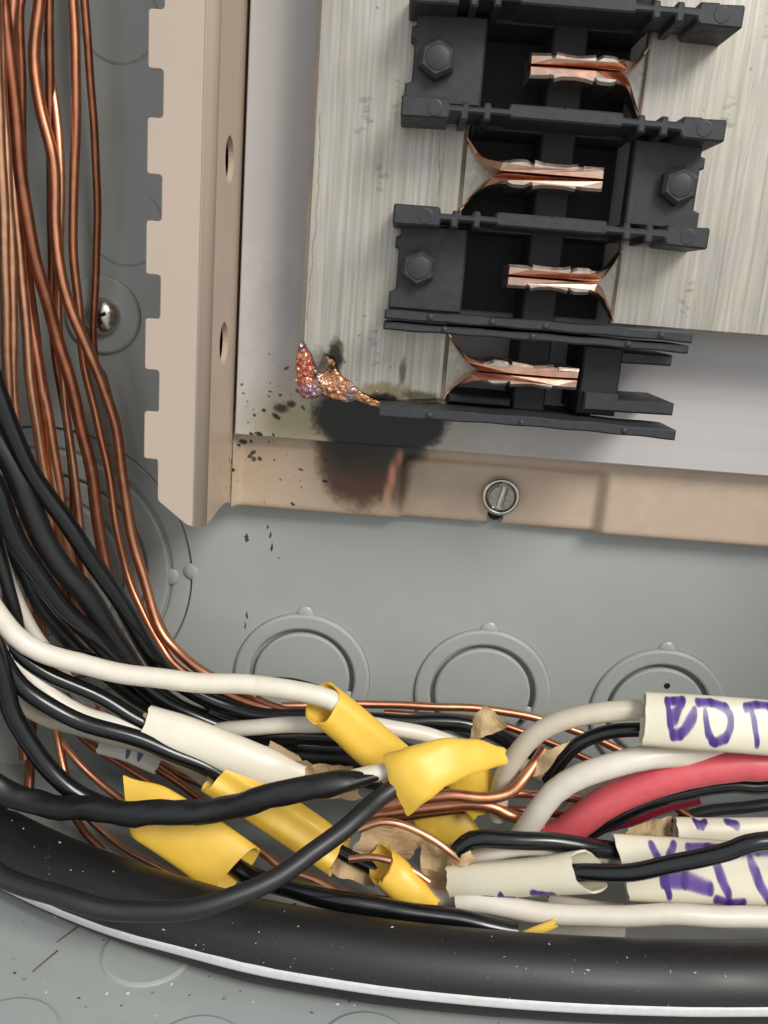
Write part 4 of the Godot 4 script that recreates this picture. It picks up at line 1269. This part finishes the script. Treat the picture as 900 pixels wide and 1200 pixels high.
	wire("copper_wire", "copper wire crossing below the corrugated yellow jacket to its open end", "wire", "bare copper wires curving under the black and white wires", M.copper_pale, 1.42, [-31.7, -163.8, 52.0, -21.8, -166.2, 58.0, -12.6, -166.4, 62.0, -3.6, -167.4, 66.0, 6.2, -167.0, 68.0, 13.4, -165.9, 70.0], 0.13)
	wire("copper_wire", "copper wire along the back wall, topmost right of the yellow tube", "wire", "bare copper wires curving under the black and white wires", M.copper, 1.36, [-28.4, -134.1, 20.0, -0.6, -132.7, 16.0, 19.1, -132.2, 15.0, 36.3, -132.4, 14.0, 50.6, -133.4, 14.0, 62.3, -135.5, 14.0, 74.2, -138.9, 14.0, 89.3, -144.8, 14.0, 100.1, -149.3, 14.0], 0.13)
	wire("copper_wire", "darker copper wire just beneath the topmost one", "wire", "bare copper wires curving under the black and white wires", M.copper_dark, 1.22, [5.3, -136.6, 14.0, 25.3, -136.7, 13.0, 39.7, -137.0, 13.0, 50.0, -139.3, 13.0, 63.4, -143.5, 13.0, 79.9, -149.8, 14.0, 90.5, -154.7, 15.0, 107.2, -160.4, 20.0, 120.8, -164.6, 24.0], 0.13)
	wire("copper_wire", "copper wire slanting below the beige wire toward the red one", "wire", "bare copper wires curving under the black and white wires", M.copper_dark, 1.22, [60.7, -143.6, 12.0, 75.3, -147.6, 14.0, 87.1, -152.5, 16.0, 101.1, -157.8, 20.0, 110.4, -161.4, 24.0], 0.13)
	wire("copper_wire", "stout copper wire bending up into the torn paper", "wire", "thick copper wires between the yellow jackets and the white sheaths", M.copper, 1.70, [4.3, -145.4, 56.0, 13.9, -142.3, 56.0, 24.8, -139.4, 56.0, 35.9, -139.2, 56.0, 42.6, -137.9, 55.0, 46.2, -134.6, 53.0, 49.2, -131.4, 50.0, 52.5, -128.6, 46.0], 0.13)
	wire("copper_wire", "stout copper wire lying under the bent one and dipping to the white loop", "wire", "thick copper wires between the yellow jackets and the white sheaths", M.copper, 1.88, [2.0, -152.2, 50.0, 17.0, -148.0, 50.0, 29.5, -145.8, 50.0, 38.4, -145.9, 50.0, 44.3, -148.2, 50.0, 51.7, -150.4, 50.0, 59.0, -155.5, 48.0], 0.13)
	wire("copper_wire", "thinner copper wire behind the two stout ones", "wire", "thick copper wires between the yellow jackets and the white sheaths", M.copper_dark, 1.23, [4.8, -156.4, 46.0, 20.1, -152.4, 46.0, 35.3, -149.5, 46.0, 51.2, -150.0, 44.0, 62.2, -151.8, 42.0], 0.13)
	wire("copper_wire", "copper wire running on toward the red wire behind the white loop", "wire", "thick copper wires between the yellow jackets and the white sheaths", M.copper, 1.23, [34.8, -145.4, 48.0, 45.0, -143.5, 46.0, 55.7, -144.4, 44.0, 66.7, -145.8, 42.0, 78.0, -148.7, 40.0], 0.13)
	wire("copper_wire", "bright copper wire arching over the kraft paper", "wire", "thick copper wires between the yellow jackets and the white sheaths", M.copper_pale, 1.13, [-0.2, -146.4, 66.0, 5.8, -143.4, 66.0, 11.6, -143.7, 66.0, 17.7, -145.5, 67.0, 23.3, -148.1, 68.0, 28.0, -151.7, 68.0, 30.7, -155.7, 66.0], 0.13)
	wire("copper_wire", "bright copper wire lying across the kraft paper lower down", "wire", "thick copper wires between the yellow jackets and the white sheaths", M.copper_pale, 1.01, [-1.9, -155.8, 66.0, 4.2, -154.0, 67.0, 10.1, -154.4, 68.0, 15.9, -156.2, 69.0, 20.7, -158.6, 70.0], 0.13)
	wire("black_wire", "topmost glossy black wire, kinked halfway and passing behind the yellow tube", "wire", "black insulated wires sweeping down from the corner", M.black, 2.61, [-131.8, 300.0, 44.7, -130.8, 150.0, 50.2, -127.4, 58.1, 55.8, -110.1, -11.9, 55.8, -105.7, -27.1, 54.0, -103.2, -35.5, 53.0, -101.1, -42.8, 52.0, -97.6, -52.1, 50.0, -93.9, -60.1, 48.0, -91.0, -65.7, 47.0, -87.6, -71.7, 46.0, -81.9, -83.2, 43.0, -73.5, -98.5, 38.0, -66.8, -112.7, 34.0, -60.8, -121.3, 32.0, -47.2, -129.3, 31.0, -35.1, -132.1, 31.0, -23.0, -131.9, 31.0, -2.9, -130.8, 31.0, 18.5, -130.1, 30.0, 34.9, -131.5, 29.0, 45.0, -136.0, 28.0, 58.3, -142.3, 26.0], 0.2)
	wire("black_wire", "wide dull black wire beside the topmost glossy one", "wire", "black insulated wires sweeping down from the corner", M.black_matte, 3.37, [-139.1, 300.0, 42.7, -138.1, 150.0, 48.1, -133.0, 47.5, 53.4, -117.8, -22.5, 53.4, -110.5, -36.7, 52.0, -105.4, -46.7, 51.0, -100.5, -57.1, 50.0, -95.0, -74.0, 47.0, -89.5, -84.5, 44.0, -84.6, -93.5, 41.0, -77.9, -109.8, 36.0, -70.9, -121.7, 33.0, -59.5, -132.4, 30.0, -43.5, -138.5, 28.0, -27.1, -143.0, 26.0], 0.2)
	wire("black_wire", "glossy black wire with a fine streak, third from the topmost", "wire", "black insulated wires sweeping down from the corner", M.black, 2.80, [-131.3, 300.0, 47.6, -130.3, 150.0, 53.6, -127.8, 35.1, 59.5, -115.2, -34.9, 59.5, -108.2, -49.2, 58.0, -103.5, -58.7, 57.0, -99.2, -73.3, 54.0, -92.8, -87.9, 50.0, -84.3, -101.8, 45.0, -76.3, -112.7, 41.0, -65.0, -124.8, 37.0, -51.8, -133.5, 34.0, -34.6, -138.6, 32.0, -21.2, -140.4, 31.0], 0.2)
	wire("black_wire", "black wire tucked under the streaked one", "wire", "black insulated wires sweeping down from the corner", M.black_matte, 2.30, [-137.8, 300.0, 36.4, -136.8, 150.0, 41.0, -134.2, 17.5, 45.5, -120.4, -52.5, 45.5, -113.4, -66.8, 44.0, -108.8, -76.2, 43.0, -104.5, -84.4, 42.0, -98.6, -97.7, 40.0, -91.4, -108.1, 38.0, -82.8, -117.7, 36.0, -72.1, -128.5, 33.0, -59.2, -136.2, 31.0, -45.8, -139.5, 30.0], 0.2)
	wire("black_wire", "slim black wire dropping at the edge behind the top white wire", "wire", "black insulated wires sweeping down from the corner", M.black_matte, 1.86, [-120.4, 300.0, 40.0, -119.4, 150.0, 45.0, -117.6, 18.6, 50.0, -109.1, -51.4, 50.0, -107.4, -67.3, 50.0, -105.9, -80.7, 50.0, -103.5, -93.8, 49.0, -102.9, -105.1, 46.0, -101.0, -117.9, 44.0, -98.7, -133.6, 40.0], 0.2)
	wire("black_wire", "grey-black wire crossing down from the edge to the taped wire", "wire", "black insulated wires sweeping down from the corner", M.black, 2.66, [-130.6, 300.0, 48.0, -129.6, 150.0, 54.0, -129.3, -11.8, 60.0, -110.2, -81.8, 60.0, -105.7, -97.2, 60.0, -103.1, -105.7, 60.0, -101.0, -114.7, 60.0, -98.6, -122.8, 60.0, -92.6, -134.5, 60.0, -86.6, -141.5, 60.0, -79.3, -147.2, 60.0, -69.0, -150.4, 60.0], 0.2)
	wire("black_wire", "black wire running from the edge into the corrugated yellow jacket", "wire", "black insulated wires sweeping down from the corner", M.black, 2.46, [-126.6, 300.0, 46.4, -125.6, 150.0, 52.2, -121.9, -14.6, 58.0, -117.0, -84.6, 58.0, -108.5, -98.2, 58.0, -104.0, -105.4, 58.0, -99.4, -113.4, 57.0, -93.2, -119.4, 56.0, -83.6, -124.9, 55.0, -69.7, -129.3, 54.0, -55.8, -134.7, 53.0, -46.5, -139.1, 52.0, -37.7, -144.3, 51.0, -25.9, -151.1, 52.0], 0.2)
	wire("black_wire", "black wire running from the edge into the white jacket", "wire", "black insulated wires sweeping down from the corner", M.black, 2.37, [-131.9, 300.0, 41.6, -130.9, 150.0, 46.8, -127.7, -18.9, 52.0, -119.0, -88.9, 52.0, -108.0, -100.5, 52.0, -100.4, -108.4, 52.0, -93.6, -113.8, 51.0, -85.4, -118.1, 50.0, -75.0, -123.1, 49.0, -65.3, -128.3, 48.0, -54.1, -133.4, 47.0, -45.2, -137.7, 46.0], 0.2)
	wire("black_wire", "thin black wire lying along the upper side of the long white wire", "wire", "black insulated wires sweeping down from the corner", M.black, 1.28, [-101.0, -105.3, 47.0, -92.9, -109.2, 45.0, -84.9, -111.4, 42.0, -76.6, -114.3, 40.0, -64.1, -116.5, 39.0, -51.7, -117.1, 39.0, -34.4, -116.7, 39.0, -24.1, -116.4, 39.0, -14.7, -117.4, 40.0], 0.2)
	wire("black_wire", "glossy black wire behind the yellow tube, upper of the close pair", "wire", "black insulated wires in the middle of the bundle", M.black, 3.06, [-52.4, -144.2, 30.0, -41.3, -141.0, 32.0, -26.4, -136.5, 34.0, -13.1, -135.4, 34.0, 0.2, -135.7, 34.0, 12.6, -139.3, 33.0, 25.2, -144.8, 32.0], 0.2)
	wire("black_wire", "black wire behind the white jacket, lower of the close pair", "wire", "black insulated wires in the middle of the bundle", M.black_matte, 3.52, [-51.8, -149.4, 26.0, -34.8, -146.9, 29.0, -18.2, -144.9, 31.0, -1.9, -144.7, 31.0, 11.9, -147.7, 30.0, 26.1, -153.5, 30.0], 0.2)
	wire("black_wire", "deep black wire in the shadow under the close pair", "wire", "black insulated wires in the middle of the bundle", M.black_matte, 3.03, [-40.8, -156.7, 24.0, -23.8, -154.1, 26.0, -7.1, -152.4, 28.0, 6.9, -154.8, 28.0], 0.2)
	wire("black_wire", "long black wire looping over the thick cable up into the folded yellow flap", "wire", "black insulated wires in the middle of the bundle", M.black_matte, 2.49, [-122.9, 300.0, 69.3, -121.9, 150.0, 77.9, -119.8, -69.2, 86.6, -107.3, -139.2, 86.6, -93.5, -145.3, 92.0, -88.4, -147.6, 94.0, -77.4, -148.7, 98.0, -67.3, -149.1, 101.0, -56.0, -150.0, 102.0, -41.4, -148.1, 102.0, -28.3, -145.2, 99.0, -15.6, -140.5, 92.0, -2.3, -133.6, 82.0, 4.9, -131.2, 75.0, 11.7, -127.5, 70.0, 18.8, -123.0, 66.0], 0.2)
	wire("black_wire", "black wire along the top of the thick cable with a blunt end", "wire", "black insulated wires in the middle of the bundle", M.black, 2.75, [-38.3, -161.9, 62.0, -30.8, -164.2, 65.0, -20.2, -161.9, 72.0, -6.3, -159.1, 79.0, 9.1, -160.6, 80.0, 24.6, -162.1, 80.0, 36.2, -163.2, 80.0, 44.3, -164.6, 79.0], 0.2)
	wire("black_wire", "short black wire leaving the corrugated yellow jacket", "wire", "black insulated wires in the middle of the bundle", M.black, 2.09, [-17.6, -154.6, 56.0, -9.8, -157.1, 58.0, -3.3, -159.1, 60.0, 3.6, -161.0, 62.0, 10.0, -163.2, 64.0, 14.5, -164.9, 66.0], 0.2)
	wire("black_wire", "black wire entering the upper marked sheath below the beige wire", "wire", "black insulated wires among the white sheaths", M.black, 2.11, [54.7, -138.3, 46.0, 57.5, -131.3, 47.0, 62.2, -123.9, 48.0, 69.8, -119.4, 49.0, 79.9, -116.9, 50.0, 91.0, -116.5, 50.0], 0.2)
	wire("black_wire", "black wire running under the red wire", "wire", "black insulated wires among the white sheaths", M.black, 2.41, [63.4, -163.8, 44.0, 69.7, -155.0, 46.0, 77.6, -147.8, 47.0, 87.8, -140.8, 48.0, 98.5, -136.1, 48.0, 109.5, -133.7, 48.0, 124.3, -131.6, 48.0, 169.3, -119.6, 46.0, 212.0, -89.2, 28.0], 0.2)
	wire("black_wire", "black wire entering the lower marked sheath from behind its torn edge", "wire", "black insulated wires among the white sheaths", M.black, 2.50, [27.8, -151.0, 66.0, 30.1, -147.7, 66.0, 34.7, -145.7, 66.0, 48.8, -145.5, 66.0, 62.3, -146.6, 65.0, 75.0, -149.8, 62.0, 91.5, -153.0, 59.0], 0.2)
	wire("black_wire", "black wire coming out of the short sheath and crossing the marked one", "wire", "black insulated wires among the white sheaths", M.black, 2.39, [44.8, -155.5, 69.0, 55.9, -152.2, 71.0, 63.1, -148.5, 74.0, 73.4, -144.6, 77.0, 85.7, -139.5, 79.0, 95.9, -135.3, 80.0, 108.5, -131.1, 80.0, 153.5, -127.1, 73.7, 212.0, -92.8, 60.0], 0.2)
	wire("black_wire", "dark wire against the back wall, running to the edge under the red wire", "wire", "black insulated wires among the white sheaths", M.black_matte, 1.98, [96.9, -171.4, 22.0, 106.9, -162.4, 22.0, 120.3, -157.4, 22.0, 139.3, -153.1, 22.0, 184.3, -147.6, 14.5, 212.0, -113.5, 12.0], 0.2)
	wire("taped_wire", "wire wrapped in creased black tape, its cut end showing white", "wire", "", M.tape, 3.37, [-141.2, 300.0, 48.1, -140.2, 150.0, 54.1, -134.8, -55.7, 60.1, -124.4, -125.7, 60.1, -111.8, -135.3, 62.0, -105.2, -140.3, 63.0, -96.7, -145.9, 64.0, -86.3, -147.3, 66.0, -68.9, -145.5, 68.0, -51.9, -142.7, 70.0, -37.2, -140.0, 71.0, -28.4, -136.0, 72.0, -17.0, -131.6, 72.0, -6.9, -129.8, 71.0, -0.8, -128.6, 70.0, 4.7, -127.4, 69.0], 0.25, 20, 0.5, 0.35)
	wire("white_wire", "white wire end between the black tape and the folded yellow flap", "wire", "", M.white, 2.33, [-4.7, -130.7, 67.0, 1.4, -128.0, 68.0, 8.3, -126.2, 67.0, 12.4, -124.6, 66.0, 18.2, -123.1, 64.0], 0.15)
	wire("white_wire", "long white wire arching across the bundle into the yellow tube", "wire", "white insulated wires sweeping in from the edge", M.white, 2.92, [-128.3, 300.0, 44.8, -127.3, 150.0, 50.4, -126.9, -4.4, 56.0, -117.9, -74.4, 56.0, -109.1, -87.7, 56.0, -105.0, -93.9, 56.0, -99.5, -101.1, 55.0, -92.8, -105.6, 54.0, -81.1, -109.2, 53.0, -69.2, -111.3, 52.0, -53.0, -113.0, 51.0, -32.8, -113.4, 50.0, -21.7, -113.5, 50.0, -11.5, -115.3, 50.0, -5.3, -119.6, 49.0], 0.2)
	wire("white_wire", "white wire dropping steeply behind the long arching one", "wire", "white insulated wires sweeping in from the edge", M.white, 1.88, [-126.5, 300.0, 36.8, -125.5, 150.0, 41.4, -120.9, 14.5, 46.0, -114.3, -55.5, 46.0, -110.2, -71.0, 46.0, -107.6, -80.8, 46.0, -104.0, -92.9, 45.0, -99.6, -104.1, 43.0, -95.4, -112.7, 41.0, -91.0, -122.6, 38.0, -85.8, -131.6, 36.0], 0.2)
	wire("white_wire", "white wire under the long arching one, entering the white jacket", "wire", "white insulated wires sweeping in from the edge", M.white, 2.71, [-137.0, 300.0, 42.4, -136.0, 150.0, 47.7, -134.6, -15.6, 53.0, -119.4, -85.6, 53.0, -109.9, -98.5, 53.0, -104.3, -106.0, 53.0, -99.5, -112.5, 52.0, -92.2, -120.9, 51.0, -83.4, -126.1, 50.0, -70.0, -130.1, 49.0, -57.6, -134.8, 48.0], 0.2)
	wire("white_wire", "lowest white wire of the sweep, passing beneath the black pair", "wire", "white insulated wires sweeping in from the edge", M.cream, 2.30, [-133.5, 300.0, 38.4, -132.5, 150.0, 43.2, -131.4, -30.3, 48.0, -119.8, -100.3, 48.0, -110.2, -113.1, 48.0, -104.4, -120.7, 48.0, -101.2, -126.3, 47.0, -94.3, -131.0, 46.0, -83.7, -134.2, 45.0, -68.9, -138.0, 44.0, -54.8, -143.9, 43.0, -45.5, -150.4, 43.0], 0.2)
	wire("white_wire", "white wire passing behind the yellow tube toward the torn paper", "wire", "white insulated wires sweeping in from the edge", M.white, 2.48, [-61.2, -143.4, 33.0, -48.8, -137.7, 35.0, -34.1, -132.4, 37.0, -16.5, -129.8, 38.0, 0.7, -129.2, 38.0, 18.5, -131.4, 37.0, 34.7, -135.1, 36.0, 47.3, -139.3, 34.0, 61.1, -147.3, 30.0], 0.2)
	wire("white_wire", "beige wire bending into the upper marked sheath", "wire", "white insulated wires around the marked sheaths", M.cream, 2.95, [42.0, -151.0, 46.0, 41.5, -142.6, 47.0, 42.9, -131.9, 49.0, 46.8, -123.8, 50.0, 52.7, -118.2, 51.0, 62.9, -113.0, 52.0, 73.6, -110.7, 52.0, 84.5, -110.1, 52.0], 0.2)
	wire("white_wire", "thick white wire looping up past the red wire", "wire", "white insulated wires around the marked sheaths", M.white, 3.51, [47.2, -153.9, 54.0, 51.1, -145.2, 55.0, 55.8, -136.4, 56.0, 62.8, -129.1, 57.0, 70.7, -124.6, 57.0, 80.3, -122.0, 56.0, 92.9, -121.2, 54.0, 108.4, -121.5, 52.0], 0.2)
	wire("white_wire", "pale wire in the shade under the thick white loop", "wire", "white insulated wires around the marked sheaths", M.cream, 3.11, [59.0, -163.8, 38.0, 67.6, -149.6, 40.0, 78.8, -138.6, 42.0, 90.6, -132.7, 43.0, 105.1, -129.4, 44.0], 0.2)
	wire("white_wire", "white wire under the black one at the lower marked sheath", "wire", "white insulated wires around the marked sheaths", M.white, 2.06, [31.3, -157.7, 60.0, 36.4, -153.8, 62.0, 46.2, -150.6, 63.0, 58.3, -150.3, 63.0, 70.9, -152.1, 62.0], 0.2)
	wire("white_wire", "long white wire running to the edge just above the thick cable", "wire", "white insulated wires around the marked sheaths", M.white, 2.91, [29.3, -163.4, 72.0, 34.3, -161.6, 73.0, 43.6, -161.4, 74.0, 57.5, -161.0, 75.0, 71.2, -160.0, 76.0, 89.2, -157.8, 77.0, 102.9, -156.8, 77.0, 116.5, -155.3, 77.0, 161.5, -148.7, 76.6, 212.0, -104.4, 57.0], 0.2)
	wire("white_wire", "curved white wire end beside the kraft paper under the short sheath", "wire", "white insulated wires around the marked sheaths", M.white, 2.43, [20.8, -167.0, 64.0, 25.6, -166.5, 66.0, 31.6, -165.1, 66.0, 39.9, -163.2, 66.0], 0.2)
	wire("red_wire", "thick red wire running from the white loop to the edge", "wire", "red wires", M.red, 4.65, [56.2, -155.8, 50.0, 61.3, -151.2, 51.0, 69.0, -141.5, 53.0, 77.7, -134.6, 54.0, 86.6, -129.3, 55.0, 98.2, -125.3, 55.0, 107.6, -123.1, 55.0, 119.6, -121.8, 55.0, 164.6, -110.8, 45.5, 212.0, -69.8, 35.0], 0.2)
	wire("red_wire", "dark red wire behind the thick one, just under the upper marked sheath", "wire", "red wires", M.magenta, 3.30, [72.8, -149.2, 40.0, 83.9, -138.2, 42.0, 92.6, -131.3, 44.0, 101.9, -127.4, 45.0, 111.3, -124.9, 46.0, 123.7, -123.5, 46.0, 168.7, -111.9, 45.8, 212.0, -84.9, 26.0], 0.2)
	wire("red_wire", "dark red wire peeping out below the black wire under the red one", "wire", "red wires", M.magenta, 2.15, [73.1, -162.2, 34.0, 83.3, -157.2, 34.0, 93.1, -151.5, 35.0, 105.3, -145.8, 36.0], 0.2)
	sleeve("yellow_jacket", "wide flat yellow jacket flap with a slanted end, below the taped wire", "cable jacket", "cut pieces of yellow cable jacket", M.yellow, [-67.7, -148.2, 58.0, -59.2, -150.9, 60.0, -46.1, -156.6, 63.0, -33.8, -163.4, 66.0], [5.85, 8.29, 8.53, 9.02], [0.98, 1.95, 2.68, 2.93], Vector3(0, 0.55, 1), {"cut": [4.2, -1.0], "ragged": 0.04, "uneven": 0.3, "slant": [0.0, -2.0]})
	sleeve("yellow_jacket", "corrugated yellow jacket crossing under the taped wire", "cable jacket", "cut pieces of yellow cable jacket", M.yellow, [-43.1, -141.4, 52.0, -30.8, -147.5, 54.0, -17.6, -153.4, 57.0, -5.0, -159.8, 60.0], [5.97, 5.97, 6.22, 5.97], [3.23, 3.48, 3.48, 2.98], Vector3(0, 0.55, 1), {"ridge": 0.3, "cut": [-1.0, 0.6], "slant": [1.2, -1.2], "ragged": 0.1, "uneven": 0.4})
	sleeve("yellow_jacket", "yellow jacket tube holding the long white wire", "cable jacket", "cut pieces of yellow cable jacket", M.yellow, [-13.4, -116.8, 50.0, -6.4, -121.9, 50.0, 1.6, -128.6, 50.0, 12.4, -138.0, 48.0], [6.24, 6.24, 6.48, 6.48], [4.74, 4.49, 4.24, 3.49], Vector3(0, 0.55, 1), {"ridge": 0.06, "cut": [0.6, 0.0], "ragged": 0.12, "uneven": 0.4, "slant": [3.0, 0.0]})
	sleeve("yellow_jacket", "yellow jacket folded over like a leaf in the middle of the bundle", "cable jacket", "cut pieces of yellow cable jacket", M.yellow, [9.5, -129.0, 70.0, 13.7, -124.6, 72.0, 20.8, -121.3, 70.0, 29.6, -121.0, 66.0, 38.4, -122.5, 62.0], [8.70, 7.56, 6.18, 4.58, 2.52], [4.12, 3.89, 2.98, 2.29, 1.37], Vector3(0, 0.55, 1), {"cut": [-1.5, 0.5], "slant": [1.5, 0.0], "arc": [18.0, 300.0]})
	sleeve("yellow_jacket", "yellow jacket piece in the shade under the folded leaf", "cable jacket", "cut pieces of yellow cable jacket", M.yellow_shaded, [28.9, -136.3, 46.0, 33.5, -141.6, 46.0, 38.3, -148.4, 46.0], [6.66, 6.92, 6.66], [2.05, 2.05, 2.05], Vector3(0, 0.55, 1), {"ragged": 0.4})
	sleeve("yellow_jacket", "dim yellow jacket end below the stout copper wires", "cable jacket", "cut pieces of yellow cable jacket", M.yellow_shaded, [21.5, -152.2, 40.0, 26.0, -158.0, 42.0, 31.7, -164.2, 44.0], [7.91, 8.18, 7.91], [2.37, 2.37, 2.37], Vector3(0, 0.55, 1), {"ragged": 0.4})
	sleeve("yellow_jacket", "curled yellow jacket tip standing above the blunt black wire", "cable jacket", "cut pieces of yellow cable jacket", M.yellow, [6.8, -156.7, 66.0, 10.8, -158.0, 69.0, 15.9, -161.6, 71.0, 21.4, -165.2, 72.0], [4.99, 5.22, 4.75, 3.32], [3.80, 3.80, 3.09, 1.66], Vector3(0, 0.55, 1), {"ragged": 0.25, "cut": [1.0, -1.0], "slant": [5.0, 0.0]})
	sleeve("yellow_jacket", "thin yellow strip just above the thick cable", "cable jacket", "cut pieces of yellow cable jacket", M.yellow, [43.2, -168.2, 80.0, 47.9, -164.8, 80.0, 54.6, -161.5, 79.0], [1.61, 1.38, 1.15], [0.69, 0.69, 0.69], Vector3(0, 0.55, 1), {"ragged": 0.3, "thick": 0.5})
	sleeve("white_jacket", "plain white jacket tube between the two black wires", "cable jacket", "", M.white_print, [-64.7, -128.3, 49.0, -53.6, -131.2, 49.0, -41.7, -135.1, 49.0, -29.4, -139.1, 49.0, -18.6, -143.3, 48.0], [5.54, 5.79, 5.79, 5.54, 4.28], [3.78, 4.03, 4.03, 3.53, 2.27], Vector3(0, 0.55, 1), {"cut": [0.4, 0.0], "ragged": 0.2})
	sleeve("white_jacket", "small printed white jacket scrap lying on the copper fan", "cable jacket", "", M.scrap, [-82.3, -142.4, 36.0, -73.5, -143.4, 37.0, -63.4, -147.2, 37.0], [3.97, 4.24, 4.24], [1.32, 1.32, 1.32], Vector3(0, 0.55, 1), {"ragged": 0.2})
	sleeve("marked_sheath", "upper cream sheath with large purple marker letters at the edge", "cable sheath", "cream cable sheaths with purple marker writing", M.mark_upper, [76.3, -109.8, 58.0, 89.4, -109.2, 59.0, 102.9, -109.1, 59.0, 116.7, -109.2, 59.0], [7.33, 7.57, 7.57, 7.57], [3.78, 4.02, 4.02, 4.02], Vector3(0, 0.55, 1), {"ragged": 0.12, "cut": [-0.5, 0.0]})
	sleeve("marked_sheath", "lower cream sheath with purple marker letters crossed by a black wire", "cable sheath", "cream cable sheaths with purple marker writing", M.mark_lower, [74.1, -151.7, 66.0, 89.5, -150.7, 67.0, 105.2, -150.1, 67.0, 120.9, -149.8, 67.0], [8.83, 8.83, 8.59, 8.59], [3.34, 3.58, 3.58, 3.58], Vector3(0, 0.55, 1), {"ragged": 0.15, "cut": [2.2, 0.0]})
	sleeve("marked_sheath", "short cream sheath, purple marks along its underside, a black wire in its mouth", "cable sheath", "cream cable sheaths with purple marker writing", M.mark_short, [26.5, -159.3, 68.0, 36.4, -156.3, 70.0, 47.8, -153.7, 71.0, 63.7, -149.7, 72.0], [4.48, 4.71, 4.95, 5.66], [3.30, 3.53, 3.77, 4.24], Vector3(0, 0.55, 1), {"ragged": 0.25, "cut": [0.0, 1.6], "slant": [0.0, -4.0]})
	sleeve("marked_sheath", "cream sheath behind the lower lettered one, a purple stroke on top", "cable sheath", "cream cable sheaths with purple marker writing", M.mark_back, [93.5, -149.1, 52.0, 105.5, -148.3, 52.0, 126.6, -146.2, 52.0], [5.04, 5.04, 5.04], [2.52, 2.52, 2.52], Vector3(0, 0.55, 1), {"ragged": 0.15})
	sleeve("marked_sheath", "white sheath end standing under the long white wire by the thick cable", "cable sheath", "cream cable sheaths with purple marker writing", M.white, [56.1, -172.4, 62.9, 65.8, -172.4, 64.3, 77.9, -172.4, 65.0], [6.47, 6.72, 6.72], [2.49, 2.49, 2.49], Vector3(0, 0.55, 1), {"ragged": 0.3})
	thick_cable([-148.0, 220.0, 70.0, -148.0, 80.0, 72.0, -146.0, -40.0, 74.0, -138.0, -120.0, 70.0, -114.3, -164.7, 53.8, -103.9, -164.7, 60.0, -85.3, -164.7, 69.5, -60.6, -164.7, 79.5, -43.2, -164.7, 84.9, -24.3, -164.7, 90.1, -8.6, -164.7, 92.4, 8.9, -164.7, 94.1, 24.1, -164.7, 94.8, 41.4, -164.7, 95.0, 58.8, -164.7, 94.6, 76.4, -164.7, 93.6, 92.1, -164.7, 92.3, 122.3, -164.7, 88.6, 190.0, -164.5, 78.0, 216.0, -160.0, 60.0], 9.80)

func papers():
	tag(obj("kraft_paper", paper([Vector3(30.8, -128.8, 44.0), Vector3(41.8, -121.7, 46.0), Vector3(34.6, -116.2, 44.0), Vector3(31.7, -120.2, 42.0)], 1.6, 3), M.paper), "tuft of kraft paper standing up behind the folded yellow leaf", "paper", "torn brown kraft paper filler")
	tag(obj("kraft_paper", paper([Vector3(46.4, -135.5, 52.0), Vector3(52.5, -131.0, 54.0), Vector3(58.1, -120.4, 54.0), Vector3(52.2, -125.3, 52.0)], 1.4, 4), M.paper), "strip of kraft paper caught between the beige and the black wire", "paper", "torn brown kraft paper filler")
	tag(obj("kraft_paper", paper([Vector3(-1.6, -158.4, 60.0), Vector3(13.1, -162.7, 60.0), Vector3(19.6, -150.8, 58.0), Vector3(2.1, -150.0, 56.0)], 2.2, 5), M.paper), "crumpled kraft paper in the middle below the copper arch", "paper", "torn brown kraft paper filler")
	tag(obj("kraft_paper", paper([Vector3(19.4, -164.9, 64.0), Vector3(27.6, -166.2, 65.0), Vector3(26.9, -151.6, 62.0), Vector3(17.5, -151.1, 62.0)], 1.6, 6), M.paper), "folded kraft paper strip standing left of the short cream sheath", "paper", "torn brown kraft paper filler")
	tag(obj("kraft_paper", paper([Vector3(-7.8, -163.7, 62.0), Vector3(6.0, -166.1, 64.0), Vector3(3.1, -160.9, 63.0), Vector3(-6.4, -159.2, 61.0)], 1.8, 7), M.paper), "frayed kraft paper at the open end of the corrugated jacket", "paper", "torn brown kraft paper filler")
	tag(obj("kraft_paper", paper([Vector3(77.9, -155.3, 50.0), Vector3(94.1, -152.4, 50.0), Vector3(92.3, -145.2, 48.0), Vector3(80.3, -150.7, 48.0)], 2.0, 8), M.paper), "kraft paper wad under the black wire beside the red one", "paper", "torn brown kraft paper filler")
	tag(obj("kraft_paper", paper([Vector3(26.9, -155.6, 68.0), Vector3(33.6, -151.0, 69.0), Vector3(31.0, -148.5, 68.0), Vector3(26.1, -151.6, 68.0)], 1.4, 9), M.paper), "kraft paper shred at the copper wire tip by the white loop", "paper", "torn brown kraft paper filler")
	tag(obj("kraft_paper", paper([Vector3(-20.4, -151.9, 44.0), Vector3(0.4, -148.9, 46.0), Vector3(-3.7, -141.5, 42.0), Vector3(-21.3, -140.1, 42.0)], 1.8, 10), M.paper), "brown paper curl behind the taped wire under the yellow tube", "paper", "torn brown kraft paper filler")
	tag(obj("kraft_paper", paper([Vector3(-30.7, -139.2, 40.0), Vector3(-17.1, -144.1, 42.0), Vector3(-20.2, -139.7, 40.0), Vector3(-29.0, -136.7, 38.0)], 1.0, 11), M.paper), "dull brown paper between the white jacket and the black pair", "paper", "torn brown kraft paper filler")
	tag(obj("kraft_paper", paper([Vector3(-66.5, -128.4, 49.0), Vector3(-63.5, -128.7, 50.0), Vector3(-62.7, -124.8, 50.0), Vector3(-65.5, -125.0, 49.0)], 0.5, 12), M.paper), "small paper end at the tip of the white jacket", "paper", "torn brown kraft paper filler")
